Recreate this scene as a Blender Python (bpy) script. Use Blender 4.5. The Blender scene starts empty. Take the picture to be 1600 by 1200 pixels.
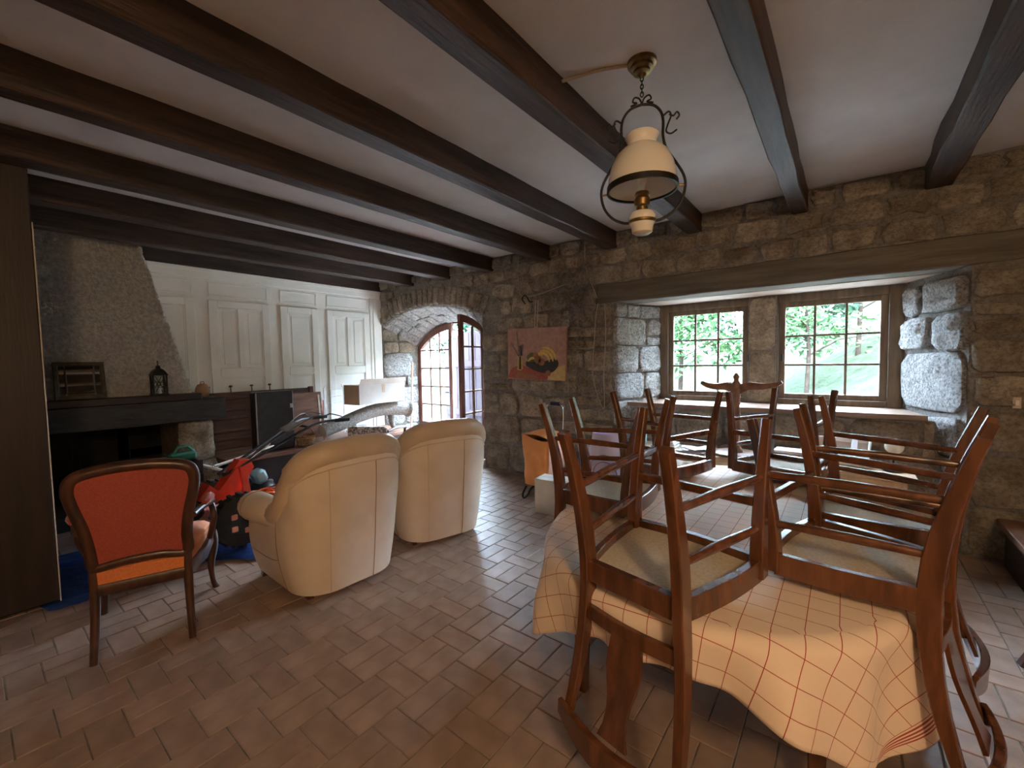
import bpy, math, random
from mathutils import Vector, Matrix
rng = random.Random(7)
scene = bpy.context.scene
CLOTH_U, CLOTH_V, CLOTH_DX, CLOTH_DY = .94, 1.31, .00, .10      # half sizes and offset of the tablecloth
LAMP_E = 24                                       # glow of the lit globe lamp
COL = scene.collection
R = math.radians

# ------------------------------------------------------------------ camera, sky, sun, exposure
YAW, PITCH, ROLL, CAM = .662393, .0535508, -.01828715, Vector((0, 0, 1.45))
def cam_axes():
    cy, sy = math.cos(YAW), math.sin(YAW)
    F = Vector((-sy*math.cos(PITCH), cy*math.cos(PITCH), -math.sin(PITCH)))
    r0 = Vector((cy, sy, 0)); u0 = r0.cross(F)
    r = math.cos(ROLL)*r0 + math.sin(ROLL)*u0
    u = -math.sin(ROLL)*r0 + math.cos(ROLL)*u0
    return r, u, F
cr, cu, cf = cam_axes()
cam = bpy.data.cameras.new('camera'); cam.sensor_width = 36; cam.lens = 36*669.68/1600
cam.clip_start = .02; cam.clip_end = 300
cam_ob = bpy.data.objects.new('camera', cam); COL.objects.link(cam_ob)
cam_ob.matrix_world = Matrix(((cr.x, cu.x, -cf.x, CAM.x), (cr.y, cu.y, -cf.y, CAM.y), (cr.z, cu.z, -cf.z, CAM.z), (0, 0, 0, 1)))
scene.camera = cam_ob

world = bpy.data.worlds.new('sky'); scene.world = world; world.use_nodes = True
wn = world.node_tree.nodes; wl = world.node_tree.links
bg = wn['Background']
bg.inputs['Color'].default_value = (.62, .78, 1.0, 1)
bg.inputs['Strength'].default_value = 22

sun = bpy.data.lights.new('sun', 'SUN'); sun.energy = 6; sun.angle = R(1.5); sun.color = (1, .93, .82)
sun_ob = bpy.data.objects.new('sun', sun); COL.objects.link(sun_ob)
sun_ob.rotation_euler = Vector((-.35, .55, -.9)).to_track_quat('-Z', 'Y').to_euler()

vs = scene.view_settings
vs.view_transform = 'Standard'; vs.look = 'None'; vs.gamma = 1; vs.exposure = 2.5; vs.use_curve_mapping = False
scene.cycles.use_denoising = True
scene.cycles.max_bounces = 10; scene.cycles.diffuse_bounces = 6; scene.cycles.glossy_bounces = 4
scene.cycles.transparent_max_bounces = 12
scene.cycles.sample_clamp_indirect = 6
scene.cycles.caustics_reflective = False; scene.cycles.caustics_refractive = False

# ------------------------------------------------------------------ helpers: materials
def new_mat(name):
    m = bpy.data.materials.new(name); m.use_nodes = True
    nt = m.node_tree; return m, nt, nt.nodes['Principled BSDF']
def N(nt, kind, **kw):
    n = nt.nodes.new(kind)
    for k, v in kw.items():
        if k in n.inputs.keys() if isinstance(k, str) else False: n.inputs[k].default_value = v
        else: setattr(n, k, v)
    return n
def mat(name, c1, c2=None, scale=8, stretch=(1, 1, 1), rough=.6, bump=0, bscale=40, bdist=.01, rand=0, island=False, detail=5,
        metal=0, coat=0, coords='Object', contrast=(.35, .65), spec=.5, sheen=0, voronoi=0, pit=.5, fleck=0, fscale=60):
    """base colour between c1 and c2 by noise, optional per-object lightness jitter, noise bump"""
    m, nt, b = new_mat(name); L = nt.links
    b.inputs['Roughness'].default_value = rough; b.inputs['Metallic'].default_value = metal
    b.inputs['Specular IOR Level'].default_value = spec
    if coat: b.inputs['Coat Weight'].default_value = coat; b.inputs['Coat Roughness'].default_value = .25
    if sheen: b.inputs['Sheen Weight'].default_value = sheen
    c2 = c2 or c1
    tc = N(nt, 'ShaderNodeTexCoord'); mp = N(nt, 'ShaderNodeMapping'); mp.inputs['Scale'].default_value = stretch
    L.new(tc.outputs[coords], mp.inputs['Vector'])
    no = N(nt, 'ShaderNodeTexNoise'); no.inputs['Scale'].default_value = scale; no.inputs['Detail'].default_value = detail
    L.new(mp.outputs['Vector'], no.inputs['Vector'])
    ra = N(nt, 'ShaderNodeValToRGB'); ra.color_ramp.elements[0].position = contrast[0]; ra.color_ramp.elements[1].position = contrast[1]
    ra.color_ramp.elements[0].color = (*c1, 1); ra.color_ramp.elements[1].color = (*c2, 1)
    L.new(no.outputs['Fac'], ra.inputs['Fac']); col = ra.outputs['Color']
    if rand:
        if island:
            g = N(nt, 'ShaderNodeNewGeometry'); src = g.outputs['Random Per Island']
        else:
            g = N(nt, 'ShaderNodeObjectInfo'); src = g.outputs['Random']
        mr = N(nt, 'ShaderNodeMapRange'); mr.inputs['To Min'].default_value = 1-rand; mr.inputs['To Max'].default_value = 1+rand
        L.new(src, mr.inputs['Value'])
        hs = N(nt, 'ShaderNodeHueSaturation'); L.new(mr.outputs['Result'], hs.inputs['Value']); L.new(col, hs.inputs['Color']); col = hs.outputs['Color']
    if fleck:
        fn = N(nt, 'ShaderNodeTexNoise'); fn.inputs['Scale'].default_value = fscale; fn.inputs['Detail'].default_value = 4; fn.inputs['Roughness'].default_value = .7
        L.new(mp.outputs['Vector'], fn.inputs['Vector'])
        fr_ = N(nt, 'ShaderNodeMapRange'); fr_.inputs['From Min'].default_value = .36; fr_.inputs['From Max'].default_value = .56; fr_.inputs['To Min'].default_value = 1-fleck; fr_.inputs['To Max'].default_value = 1.08
        L.new(fn.outputs['Fac'], fr_.inputs['Value'])
        h2 = N(nt, 'ShaderNodeHueSaturation'); L.new(fr_.outputs['Result'], h2.inputs['Value']); L.new(col, h2.inputs['Color']); col = h2.outputs['Color']
    L.new(col, b.inputs['Base Color'])
    if bump:
        n2 = N(nt, 'ShaderNodeTexNoise'); n2.inputs['Scale'].default_value = bscale; n2.inputs['Detail'].default_value = 8; n2.inputs['Roughness'].default_value = pit
        L.new(mp.outputs['Vector'], n2.inputs['Vector']); h = n2.outputs['Fac']
        if voronoi:
            vo = N(nt, 'ShaderNodeTexVoronoi'); vo.inputs['Scale'].default_value = voronoi; L.new(mp.outputs['Vector'], vo.inputs['Vector'])
            mm = N(nt, 'ShaderNodeMath', operation='ADD'); L.new(h, mm.inputs[0]); L.new(vo.outputs['Distance'], mm.inputs[1]); h = mm.outputs[0]
        bu = N(nt, 'ShaderNodeBump'); bu.inputs['Strength'].default_value = bump; bu.inputs['Distance'].default_value = bdist
        L.new(h, bu.inputs['Height']); L.new(bu.outputs['Normal'], b.inputs['Normal'])
    return m

M = {}
M['beam'] = mat('beam_wood', (.022, .011, .007), (.062, .033, .021), 4, (6, .5, 6), .55, .5, 10, .01, rand=.2)
M['ceiling'] = mat('ceiling_plaster', (.56, .535, .52), (.63, .605, .59), 3, rough=.9, bump=.25, bscale=60, bdist=.004)
M['mortar'] = mat('mortar', (.215, .20, .18), (.30, .28, .255), 9, rough=.95, bump=.9, bscale=22, bdist=.04, pit=.7, fleck=.35, fscale=50)
M['stone'] = mat('rubble_stone', (.27, .225, .17), (.46, .395, .31), 7, rough=.93, bump=1, bscale=18, bdist=.06, rand=.22, pit=.68, fleck=.34, fscale=38)
M['pale_stone'] = mat('pitted_pale_stone', (.46, .45, .43), (.68, .67, .65), 16, rough=.95, bump=1, bscale=26, bdist=.08, rand=.12, pit=.75, fleck=.62, fscale=48)
M['tile'] = mat('terracotta_tile', (.27, .185, .14), (.37, .262, .205), 7, rough=.40, bump=.25, bscale=30, bdist=.004, rand=.11, spec=.45)
M['tile_far'] = mat('terracotta_tile_far', (.27, .185, .14), (.37, .262, .205), 7, rough=.40, bump=.25, bscale=30, bdist=.004, rand=.11, island=True, spec=.45)
M['grout'] = mat('grout', (.13, .105, .085), (.26, .22, .18), 9, rough=.95)
M['white_paint'] = mat('white_paint', (.74, .77, .74), (.82, .84, .81), 3, rough=.5, bump=.1, bscale=15, bdist=.003)
M['hood'] = mat('rough_plaster', (.66, .64, .60), (.86, .84, .80), 26, rough=.95, bump=1, bscale=48, bdist=.05, pit=.6, fleck=.22, fscale=40)
M['dark_panel'] = mat('dark_stained_wood', (.009, .004, .0035), (.022, .0085, .006), 3, (5, 5, .5), .5, .2, 12, .006)
M['soot'] = mat('soot', (.008, .008, .008), (.03, .027, .024), 5, rough=.95, bump=.5, bscale=20)
M['mantel'] = mat('blackened_mantel', (.012, .012, .012), (.034, .033, .031), 8, (3, .7, 3), .6, .5, 14, .01)
M['plaster'] = mat('plain_plaster', (.55, .48, .40), (.62, .55, .46), 3, rough=.9)
M['window_wood'] = mat('window_frame_wood', (.10, .075, .05), (.17, .13, .09), 5, (5, 5, .6), .6, .2, 20, .004)
M['door_wood'] = mat('door_frame_wood', (.17, .075, .055), (.27, .13, .10), 5, (5, 5, .6), .5, .2, 20, .004)
M['lintel'] = mat('lintel_wood', (.085, .072, .054), (.15, .13, .10), 4, (.5, 5, 5), .75, .5, 12, .012)
M['sill'] = mat('sill_wood', (.17, .11, .075), (.25, .17, .12), 4, (.5, 5, 5), .35, .2, 12, .005)
M['soffit'] = mat('soffit_board', (.32, .24, .19), (.45, .36, .30), 4, (.5, 5, 5), .6, .3, 12, .005)
M['chair_wood'] = mat('cherry_wood', (.068, .024, .011), (.150, .056, .024), 5, (4, 4, .7), .27, .12, 14, .004, coat=.6, rand=.1)
M['seat_canvas'] = mat('seat_canvas', (.46, .40, .30), (.56, .50, .39), 90, rough=.95, bump=.3, bscale=250, bdist=.002)
M['leather'] = mat('cream_leather', (.69, .575, .455), (.76, .645, .525), 5, rough=.42, bump=.25, bscale=140, bdist=.002, spec=.45)
M['leather_roll'] = mat('cream_leather_worn', (.56, .43, .30), (.68, .54, .40), 4, rough=.36, bump=.35, bscale=30, bdist=.006, spec=.5)
M['seam'] = mat('seam_thread', (.30, .21, .13), rough=.7)
M['red_cloth'] = mat('red_fabric', (.34, .062, .042), (.43, .084, .056), 120, rough=.9, bump=.3, bscale=300, bdist=.001, sheen=.3)
M['orange_cloth'] = mat('orange_fabric', (.68, .20, .06), (.78, .26, .09), 120, rough=.9, bump=.3, bscale=300, bdist=.001, sheen=.3)
M['dark_wood'] = mat('dark_carved_wood', (.035, .012, .007), (.085, .032, .018), 6, (4, 4, .8), .35, .15, 14, .004, coat=.3)
M['brown_wood'] = mat('brown_wood', (.13, .06, .035), (.24, .12, .07), 5, (4, .7, 4), .5, .2, 14, .004)
M['dark_brown'] = mat('dark_brown_wood', (.055, .022, .013), (.11, .048, .028), 5, (4, .7, 4), .5, .2, 14, .004)
M['pale_wood'] = mat('pale_pine', (.46, .30, .17), (.58, .40, .24), 4, (.6, 5, 5), .5, .1, 14, .003)
M['brass'] = mat('aged_brass', (.16, .10, .04), (.30, .20, .08), 20, rough=.4, metal=.9)
M['black_iron'] = mat('black_iron', (.018, .016, .015), (.04, .036, .032), 20, rough=.45, metal=.6)
M['opal'] = mat('opal_glass', (.76, .74, .69), (.80, .78, .73), 5, rough=.18, spec=.5)
M['opal'].node_tree.nodes['Principled BSDF'].inputs['Subsurface Weight'].default_value = .3
M['opal'].node_tree.nodes['Principled BSDF'].inputs['Subsurface Radius'].default_value = (.05, .04, .03)
M['black'] = mat('black_plastic', (.010, .011, .012), (.022, .024, .026), 12, rough=.4)
M['rubber'] = mat('rubber', (.012, .012, .012), (.025, .025, .025), 12, rough=.8)
M['grey'] = mat('grey_plastic', (.22, .22, .21), (.30, .30, .29), 12, rough=.5)
M['steel'] = mat('steel', (.5, .5, .5), (.65, .65, .65), 12, rough=.25, metal=1)
M['red_plastic'] = mat('red_plastic', (.72, .055, .025), (.80, .09, .04), 12, rough=.35)
M['pink_plastic'] = mat('faded_red_plastic', (.62, .26, .20), (.70, .33, .26), 12, rough=.5)
M['orange_nylon'] = mat('orange_nylon', (.72, .27, .07), (.80, .33, .10), 7, rough=.7, bump=.4, bscale=14, bdist=.01)
M['peach_nylon'] = mat('peach_nylon', (.75, .40, .27), (.82, .48, .34), 7, rough=.7, bump=.3, bscale=14, bdist=.01)
M['cord_orange'] = mat('orange_cord', (.85, .16, .03), (.9, .22, .05), 10, rough=.5)
M['cardboard'] = mat('cardboard', (.52, .38, .25), (.60, .45, .31), 8, rough=.9)
M['white_card'] = mat('white_card', (.56, .53, .48), (.62, .59, .54), 8, rough=.85)
M['paper'] = mat('paper', (.78, .78, .78), (.84, .84, .84), 8, rough=.8)
M['blue_tarp'] = mat('blue_tarp', (.004, .016, .075), (.008, .032, .13), 6, rough=.45, bump=.4, bscale=12, bdist=.02)
M['purple'] = mat('purple_cloth', (.42, .10, .24), (.60, .42, .60), 14, rough=.85, contrast=(.45, .55))
M['green_plastic'] = mat('green_plastic', (.02, .16, .12), (.03, .22, .17), 8, rough=.45)
M['teal'] = mat('teal_plastic', (.18, .34, .36), (.24, .42, .44), 8, rough=.35)
M['log'] = mat('weathered_log', (.16, .148, .13), (.32, .30, .27), 16, (1, 3, 3), .9, .8, 26, .02)
M['log_end'] = mat('pale_log_end', (.62, .56, .47), (.72, .66, .56), 10, rough=.8)
M['wicker'] = mat('wicker', (.20, .11, .05), (.42, .27, .14), 60, rough=.7, bump=.8, bscale=90, bdist=.01)
M['pattern'] = mat('patterned_upholstery', (.20, .17, .15), (.62, .58, .54), 34, rough=.9, contrast=(.47, .53))
M['clay'] = mat('clay', (.30, .17, .09), (.40, .24, .14), 10, rough=.7)
M['mirror'] = mat('mirror_glass', (.75, .77, .76), rough=.03, metal=1)
M['dark_gilt'] = mat('dark_gilt', (.03, .024, .014), (.07, .055, .03), 20, rough=.4, metal=.3)
M['lilac_bag'] = mat('lilac_plastic', (.62, .58, .80), (.70, .66, .86), 8, rough=.4)
M['brown_print'] = mat('brown_print', (.16, .09, .10), rough=.5)
M['wire'] = mat('cable_beige', (.42, .36, .27), rough=.6)
M['cord_white'] = mat('white_cord', (.62, .58, .52), rough=.8)
M['switch'] = mat('switch_plastic', (.55, .50, .42), rough=.5)
M['grass'] = mat('lawn', (.017, .023, .015), (.027, .034, .024), 2.5, rough=.9, bump=.5, bscale=8, bdist=.1, spec=0)
M['leaf'] = mat('leaves', (.018, .042, .015), (.042, .080, .034), 3, rough=.7, rand=.4, island=True, spec=0)
M['leaf2'] = mat('dark_leaves', (.012, .034, .019), (.030, .058, .038), 3, rough=.7, rand=.4, island=True, spec=0)
M['bark'] = mat('bark', (.014, .011, .009), (.026, .02, .016), 10, rough=.95, bump=.5, bscale=30, bdist=.03, spec=0)
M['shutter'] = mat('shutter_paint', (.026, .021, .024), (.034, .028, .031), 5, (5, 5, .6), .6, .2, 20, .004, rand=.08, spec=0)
M['gravel'] = mat('gravel', (.15, .14, .125), (.23, .215, .195), 30, rough=.95, bump=.5, bscale=60, bdist=.02)
M['canvas_pink'] = mat('paint_pink', (.34, .20, .165), (.43, .265, .22), 18, rough=.75, bump=.3, bscale=90, bdist=.002)
def flat(name, c, rough=.7): M[name] = mat(name, c, tuple(min(1, x*1.25) for x in c), 25, rough=rough, bump=.3, bscale=90, bdist=.002)
flat('p_red', (.30, .08, .055)); flat('p_yellow', (.52, .36, .09)); flat('p_dark', (.035, .035, .032)); flat('p_brown', (.26, .12, .06))
flat('p_green', (.09, .12, .05)); flat('p_ochre', (.47, .34, .13)); flat('p_grey', (.16, .15, .16))
flat('book_brown', (.25, .18, .14)); flat('book_grey', (.33, .32, .34)); flat('navy', (.02, .03, .09))

def glass_mat():
    m = bpy.data.materials.new('window_glass'); m.use_nodes = True; nt = m.node_tree; nt.nodes.clear()
    out = N(nt, 'ShaderNodeOutputMaterial'); mx = N(nt, 'ShaderNodeMixShader'); tr = N(nt, 'ShaderNodeBsdfTransparent'); gl = N(nt, 'ShaderNodeBsdfGlossy')
    tr.inputs['Color'].default_value = (.95, .97, .96, 1); gl.inputs['Roughness'].default_value = .02
    mx.inputs['Fac'].default_value = .07
    nt.links.new(tr.outputs[0], mx.inputs[1]); nt.links.new(gl.outputs[0], mx.inputs[2]); nt.links.new(mx.outputs[0], out.inputs[0]); return m
M['glass'] = glass_mat()

def cloth_mat():
    """cream cloth: thin red grid lines, a band of red stripes along each hem (flat print, by UV in metres)"""
    m, nt, b = new_mat('checked_cloth'); L = nt.links
    b.inputs['Roughness'].default_value = .9; b.inputs['Sheen Weight'].default_value = .2
    uv = N(nt, 'ShaderNodeUVMap'); uv.uv_map = 'UVMap'
    sep = N(nt, 'ShaderNodeSeparateXYZ'); L.new(uv.outputs['UV'], sep.inputs[0])
    def math_(op, a, c=None):
        n = N(nt, 'ShaderNodeMath', operation=op)
        for i, v in enumerate((a, c)):
            if v is None: continue
            if isinstance(v, (int, float)): n.inputs[i].default_value = v
            else: L.new(v, n.inputs[i])
        return n.outputs[0]
    def line(x, period, width):
        t = math_('FRACT', math_('DIVIDE', x, period)); return math_('LESS_THAN', t, width/period)
    u, v = sep.outputs['X'], sep.outputs['Y']
    grid = math_('MAXIMUM', line(u, .078, .0023), line(v, .078, .0023))
    def band(x, half):
        a = math_('SUBTRACT', half, math_('ABSOLUTE', x))          # distance from the hem
        inside = math_('MULTIPLY', math_('GREATER_THAN', a, .055), math_('LESS_THAN', a, .103))
        return math_('MULTIPLY', inside, math_('LESS_THAN', math_('FRACT', math_('DIVIDE', math_('SUBTRACT', a, .055), .0115)), .5)), inside
    b1, i1 = band(u, CLOTH_U)
    stripes, ins = b1, i1
    grid = math_('MULTIPLY', grid, math_('SUBTRACT', 1, ins))
    mk = math_('MAXIMUM', grid, stripes)
    mx = N(nt, 'ShaderNodeMix', data_type='RGBA'); mx.inputs['A'].default_value = (.76, .62, .505, 1); mx.inputs['B'].default_value = (.36, .045, .03, 1)
    L.new(mk, mx.inputs['Factor']); L.new(mx.outputs['Result'], b.inputs['Base Color'])
    no = N(nt, 'ShaderNodeTexNoise'); no.inputs['Scale'].default_value = 14; no.inputs['Detail'].default_value = 6
    L.new(uv.outputs['UV'], no.inputs['Vector'])
    bu = N(nt, 'ShaderNodeBump'); bu.inputs['Strength'].default_value = .25; bu.inputs['Distance'].default_value = .012
    L.new(no.outputs['Fac'], bu.inputs['Height']); L.new(bu.outputs['Normal'], b.inputs['Normal'])
    return m

# ------------------------------------------------------------------ helpers: geometry
class MB:
    def __init__(s): s.v = []; s.f = []; s.M = Matrix.Identity(4); s.uv = None
    def add(s, vs, fs):
        o = len(s.v); s.v += [tuple(s.M @ Vector(p)) for p in vs]; s.f += [tuple(i+o for i in f) for f in fs]; return s
    def box(s, x0, x1, y0, y1, z0, z1):
        vs = [(x, y, z) for z in (z0, z1) for y in (y0, y1) for x in (x0, x1)]
        return s.add(vs, [(0, 2, 3, 1), (4, 5, 7, 6), (0, 1, 5, 4), (2, 6, 7, 3), (0, 4, 6, 2), (1, 3, 7, 5)])
    def cbox(s, x0, x1, y0, y1, z0, z1, c=.004):
        """box with chamfered edges"""
        vs, fs = [], []
        xs, ys, zs = (x0, x1), (y0, y1), (z0, z1); idx = {}
        def V(p):
            k = tuple(round(q, 6) for q in p)
            if k not in idx: idx[k] = len(vs); vs.append(p)
            return idx[k]
        def cor(i, j, k, ax):
            p = [xs[i], ys[j], zs[k]]; sg = [(1, -1)[i], (1, -1)[j], (1, -1)[k]]
            for a in range(3):
                if a != ax: p[a] += sg[a]*c
            return V(tuple(p))
        for ax in range(3):
            for e in (0, 1):
                q = []
                for a, b in ((0, 0), (1, 0), (1, 1), (0, 1)):
                    ijk = [a, b]; ijk.insert(ax, e); q.append(cor(*ijk, ax))
                fs.append(tuple(q if e else q[::-1]))
        for ax in range(3):                      # edge chamfers (edge parallel to ax)
            o = [a for a in range(3) if a != ax]
            for a in (0, 1):
                for b in (0, 1):
                    q = []
                    for t in (0, 1):
                        ijk = [0, 0, 0]; ijk[ax] = t; ijk[o[0]] = a; ijk[o[1]] = b
                        q.append((cor(*ijk, o[0]), cor(*ijk, o[1])))
                    fs.append((q[0][0], q[0][1], q[1][1], q[1][0]))
        for i in (0, 1):
            for j in (0, 1):
                for k in (0, 1): fs.append(tuple(cor(i, j, k, a) for a in range(3)))
        return s.add(vs, fs)
    def prism(s, poly, z0, z1):
        n = len(poly); vs = [(x, y, z0) for x, y in poly]+[(x, y, z1) for x, y in poly]
        return s.add(vs, [tuple(range(n))[::-1], tuple(range(n, 2*n))]+[(i, (i+1) % n, n+(i+1) % n, n+i) for i in range(n)])
    def prism_y(s, poly, y0, y1):
        n = len(poly); vs = [(x, y0, z) for x, z in poly]+[(x, y1, z) for x, z in poly]
        return s.add(vs, [tuple(range(n)), tuple(range(n, 2*n))[::-1]]+[(i, n+i, n+(i+1) % n, (i+1) % n) for i in range(n)])
    def tube(s, path, r, seg=8, closed=False, cap=True):
        P = [Vector(p) for p in path]; n = len(P); rs = r if isinstance(r, (list, tuple)) else [r]*n
        vs, fs = [], []; prev = None
        for i in range(n):
            t = (P[(i+1) % n]-P[i-1]) if closed else (P[min(i+1, n-1)]-P[max(i-1, 0)])
            t.normalize()
            if prev is None:
                a = t.orthogonal().normalized()
            else:
                a = prev - t*prev.dot(t)
                a = a.normalized() if a.length > 1e-6 else t.orthogonal().normalized()
            prev = a; b = t.cross(a)
            for k in range(seg):
                w = 2*math.pi*k/seg; vs.append(P[i]+(a*math.cos(w)+b*math.sin(w))*rs[i])
        m = n if closed else n-1
        for i in range(m):
            for k in range(seg):
                fs.append((i*seg+k, i*seg+(k+1) % seg, ((i+1) % n)*seg+(k+1) % seg, ((i+1) % n)*seg+k))
        if cap and not closed: fs += [tuple(range(seg))[::-1], tuple(range((n-1)*seg, n*seg))]
        return s.add(vs, fs)
    def sweep(s, path, wd, side, ch=.2, cap=True):
        """rectangular section (w along 'side', d across it), chamfered, swept along the path"""
        P = [Vector(p) for p in path]; n = len(P); wd = wd if isinstance(wd, list) else [wd]*n
        side = Vector(side).normalized(); vs, fs = [], []
        for i in range(n):
            t = (P[min(i+1, n-1)]-P[max(i-1, 0)]).normalized()
            a = (side-t*side.dot(t)).normalized(); b = t.cross(a); w, d = wd[i][0]/2, wd[i][1]/2; c = min(w, d)*ch*2*.5
            for x, y in ((w-c, -d), (w, -d+c), (w, d-c), (w-c, d), (-w+c, d), (-w, d-c), (-w, -d+c), (-w+c, -d)): vs.append(P[i]+a*x+b*y)
        for i in range(n-1):
            for k in range(8): fs.append((i*8+k, i*8+(k+1) % 8, (i+1)*8+(k+1) % 8, (i+1)*8+k))
        if cap: fs += [tuple(range(8))[::-1], tuple(range((n-1)*8, n*8))]
        return s.add(vs, fs)
    def lathe(s, prof, seg=24, cap=True):
        vs, fs = [], []; n = len(prof)
        for r, z in prof:
            for k in range(seg): a = 2*math.pi*k/seg; vs.append((r*math.cos(a), r*math.sin(a), z))
        for i in range(n-1):
            for k in range(seg): fs.append((i*seg+k, i*seg+(k+1) % seg, (i+1)*seg+(k+1) % seg, (i+1)*seg+k))
        if cap: fs += [tuple(range(seg))[::-1], tuple(range((n-1)*seg, n*seg))]
        return s.add(vs, fs)
    def grid(s, fn, nu, nv, closed_u=False):
        vs = [fn(i/(nu if closed_u else nu-1), j/(nv-1)) for j in range(nv) for i in range(nu)]; fs = []
        for j in range(nv-1):
            for i in range(nu if closed_u else nu-1):
                i2 = (i+1) % nu; fs.append((j*nu+i, j*nu+i2, (j+1)*nu+i2, (j+1)*nu+i))
        return s.add(vs, fs)
    def ball(s, c, r, nu=14, nv=9):
        r = r if isinstance(r, tuple) else (r, r, r)
        return s.grid(lambda u, v: (c[0]+r[0]*math.cos(2*math.pi*u)*math.sin(math.pi*(v*.98+.01)), c[1]+r[1]*math.sin(2*math.pi*u)*math.sin(math.pi*(v*.98+.01)), c[2]-r[2]*math.cos(math.pi*(v*.98+.01))), nu, nv, True)
    def mesh(s, name, m, smooth=None):
        me = bpy.data.meshes.new(name); me.from_pydata(s.v, [], s.f); me.validate(clean_customdata=False)
        if s.uv:
            l = me.uv_layers.new(name='UVMap')
            for lp in me.loops: l.data[lp.index].uv = s.uv[lp.vertex_index]
        me.materials.append(m if not isinstance(m, str) else M[m])
        import bmesh
        b = bmesh.new(); b.from_mesh(me); bmesh.ops.recalc_face_normals(b, faces=b.faces); b.to_mesh(me); b.free()
        if smooth is not None:
            me.polygons.foreach_set('use_smooth', [True]*len(me.polygons)); me.set_sharp_from_angle(angle=R(smooth))
        return me
    def build(s, name, m, parent=None, smooth=None, kind=None):
        o = bpy.data.objects.new(name, s.mesh(name, m, smooth)); COL.objects.link(o)
        if parent: o.parent = parent
        if kind: o['kind'] = kind
        return o
def tag(o, label, cat, group=None):
    o['label'] = label; o['category'] = cat
    if group: o['group'] = group
    return o
def thing(name, label, cat, loc=(0, 0, 0), rz=0, group=None):
    o = bpy.data.objects.new(name, None); o.empty_display_size = .1; COL.objects.link(o)
    o.location = loc; o.rotation_euler = (0, 0, rz); return tag(o, label, cat, group)
def structure(o): o['kind'] = 'structure'; return o
def copy_tree(o, parent=None):
    c = o.copy(); COL.objects.link(c); c.parent = parent
    for ch in list(o.children): copy_tree(ch, c)
    return c
def spline(pts, n=8):
    """Catmull-Rom through the points"""
    P = [Vector(p) for p in pts]; out = []
    for i in range(len(P)-1):
        a, b, c, d = P[max(i-1, 0)], P[i], P[i+1], P[min(i+2, len(P)-1)]
        for k in range(n):
            t = k/n; out.append(.5*((2*b)+(c-a)*t+(2*a-5*b+4*c-d)*t*t+(3*b-a-3*c+d)*t**3))
    return out+[P[-1]]
def lerp(a, b, t): return a+(b-a)*t
def smooth01(t): t = max(0, min(1, t)); return t*t*(3-2*t)

# ------------------------------------------------------------------ the room shell
YB, YO = 4.35, 5.02                 # inner face of the window wall, window plane
ZC, ZB = 2.80, 2.63                 # ceiling, underside of beams
XL, XR, YN = -6.14, 2.3, -2.6       # white panelled wall, right wall, wall behind the camera

floor = structure(MB().box(XL-.3, XR+.2, YN-.2, YO+.1, -.12, -.006).build('floor', 'grout'))
ceiling = structure(MB().box(XL-.3, XR+.2, YN-.2, YO+.3, ZC, ZC+.25).build('ceiling', 'ceiling'))
wall_left = structure(MB().box(XL-.3, XL, YN, YB+.7, 0, ZC).build('wall_left', 'white_paint'))
structure(MB().box(XR, XR+.2, YN-.2, YO+.3, 0, ZC).build('wall_right', 'plaster'))
structure(MB().box(XL, XR, YN-.2, YN, 0, ZC).build('wall_rear', 'plaster'))

# window wall with a segmental arch over the door and a niche for the two windows
DX0, DX1 = -6.12, -3.88             # door opening, room side
AR = 2.91; AC = (-5.0, 2.31-AR)     # arch circle, room side
BX0, BX1 = -5.97, -4.25             # door opening, outer side
bh = (BX1-BX0)/2; BRISE = .38; BR = (bh*bh+BRISE*BRISE)/(2*BRISE); BC = ((BX0+BX1)/2, 2.11-BR)
def arch_front(x): return AC[1]+math.sqrt(max(0, AR*AR-(x-AC[0])**2))
def arch_back(x): return BC[1]+math.sqrt(max(0, BR*BR-(x-BC[0])**2))
WX0, WX1, WB0, WB1 = -1.99, .68, -1.72, .39     # window niche: room side, outer side
ZL = 2.06                                         # underside of the lintel
w = MB()
w.prism([(DX1, YB), (WX0, YB), (WB0, YO), (WB0, YO+.14), (BX1, YO+.14), (BX1, YO-.06)], 0, ZC)
w.prism([(WX1, YB), (XR, YB), (XR, YO+.14), (WB1, YO+.14), (WB1, YO)], 0, ZC)
w.prism([(XL-.3, YB), (DX0, YB), (BX0, YO-.06), (BX0, YO+.14), (XL-.3, YO+.14)], 0, ZC)
n = 20
for i in range(n):                                # masonry over the arch (room side to outer side)
    u0, u1 = i/n, (i+1)/n
    xa, xb = lerp(DX0, DX1, u0), lerp(DX0, DX1, u1); ya, yb = lerp(BX0, BX1, u0), lerp(BX0, BX1, u1)
    vs = [(xa, YB, arch_front(xa)), (xb, YB, arch_front(xb)), (yb, YO-.06, arch_back(yb)), (ya, YO-.06, arch_back(ya)),
          (xa, YB, ZC), (xb, YB, ZC), (yb, YO+.14, ZC), (ya, YO+.14, ZC), (yb, YO+.14, arch_back(yb)), (ya, YO+.14, arch_back(ya))]
    w.add(vs, [(0, 1, 2, 3), (0, 4, 5, 1), (2, 8, 9, 3), (9, 8, 6, 7), (4, 7, 6, 5)])
w.box(WX0, WX1, YB, YB+.3, ZL+.2, ZC)      # over the lintel
w.box(WX0, WX1, YB+.28, YO+.14, ZL+.02, ZC)
w.prism([(-1.9, YB+.20), (.6, YB+.20), (WB1, YO+.14), (WB0, YO+.14)], 0, .93)   # apron under the sill
w.box(-.80, -.55, YO-.03, YO+.14, .93, ZL+.05)     # pier between the windows
wall_back = structure(w.build('wall_back', 'mortar'))

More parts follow.
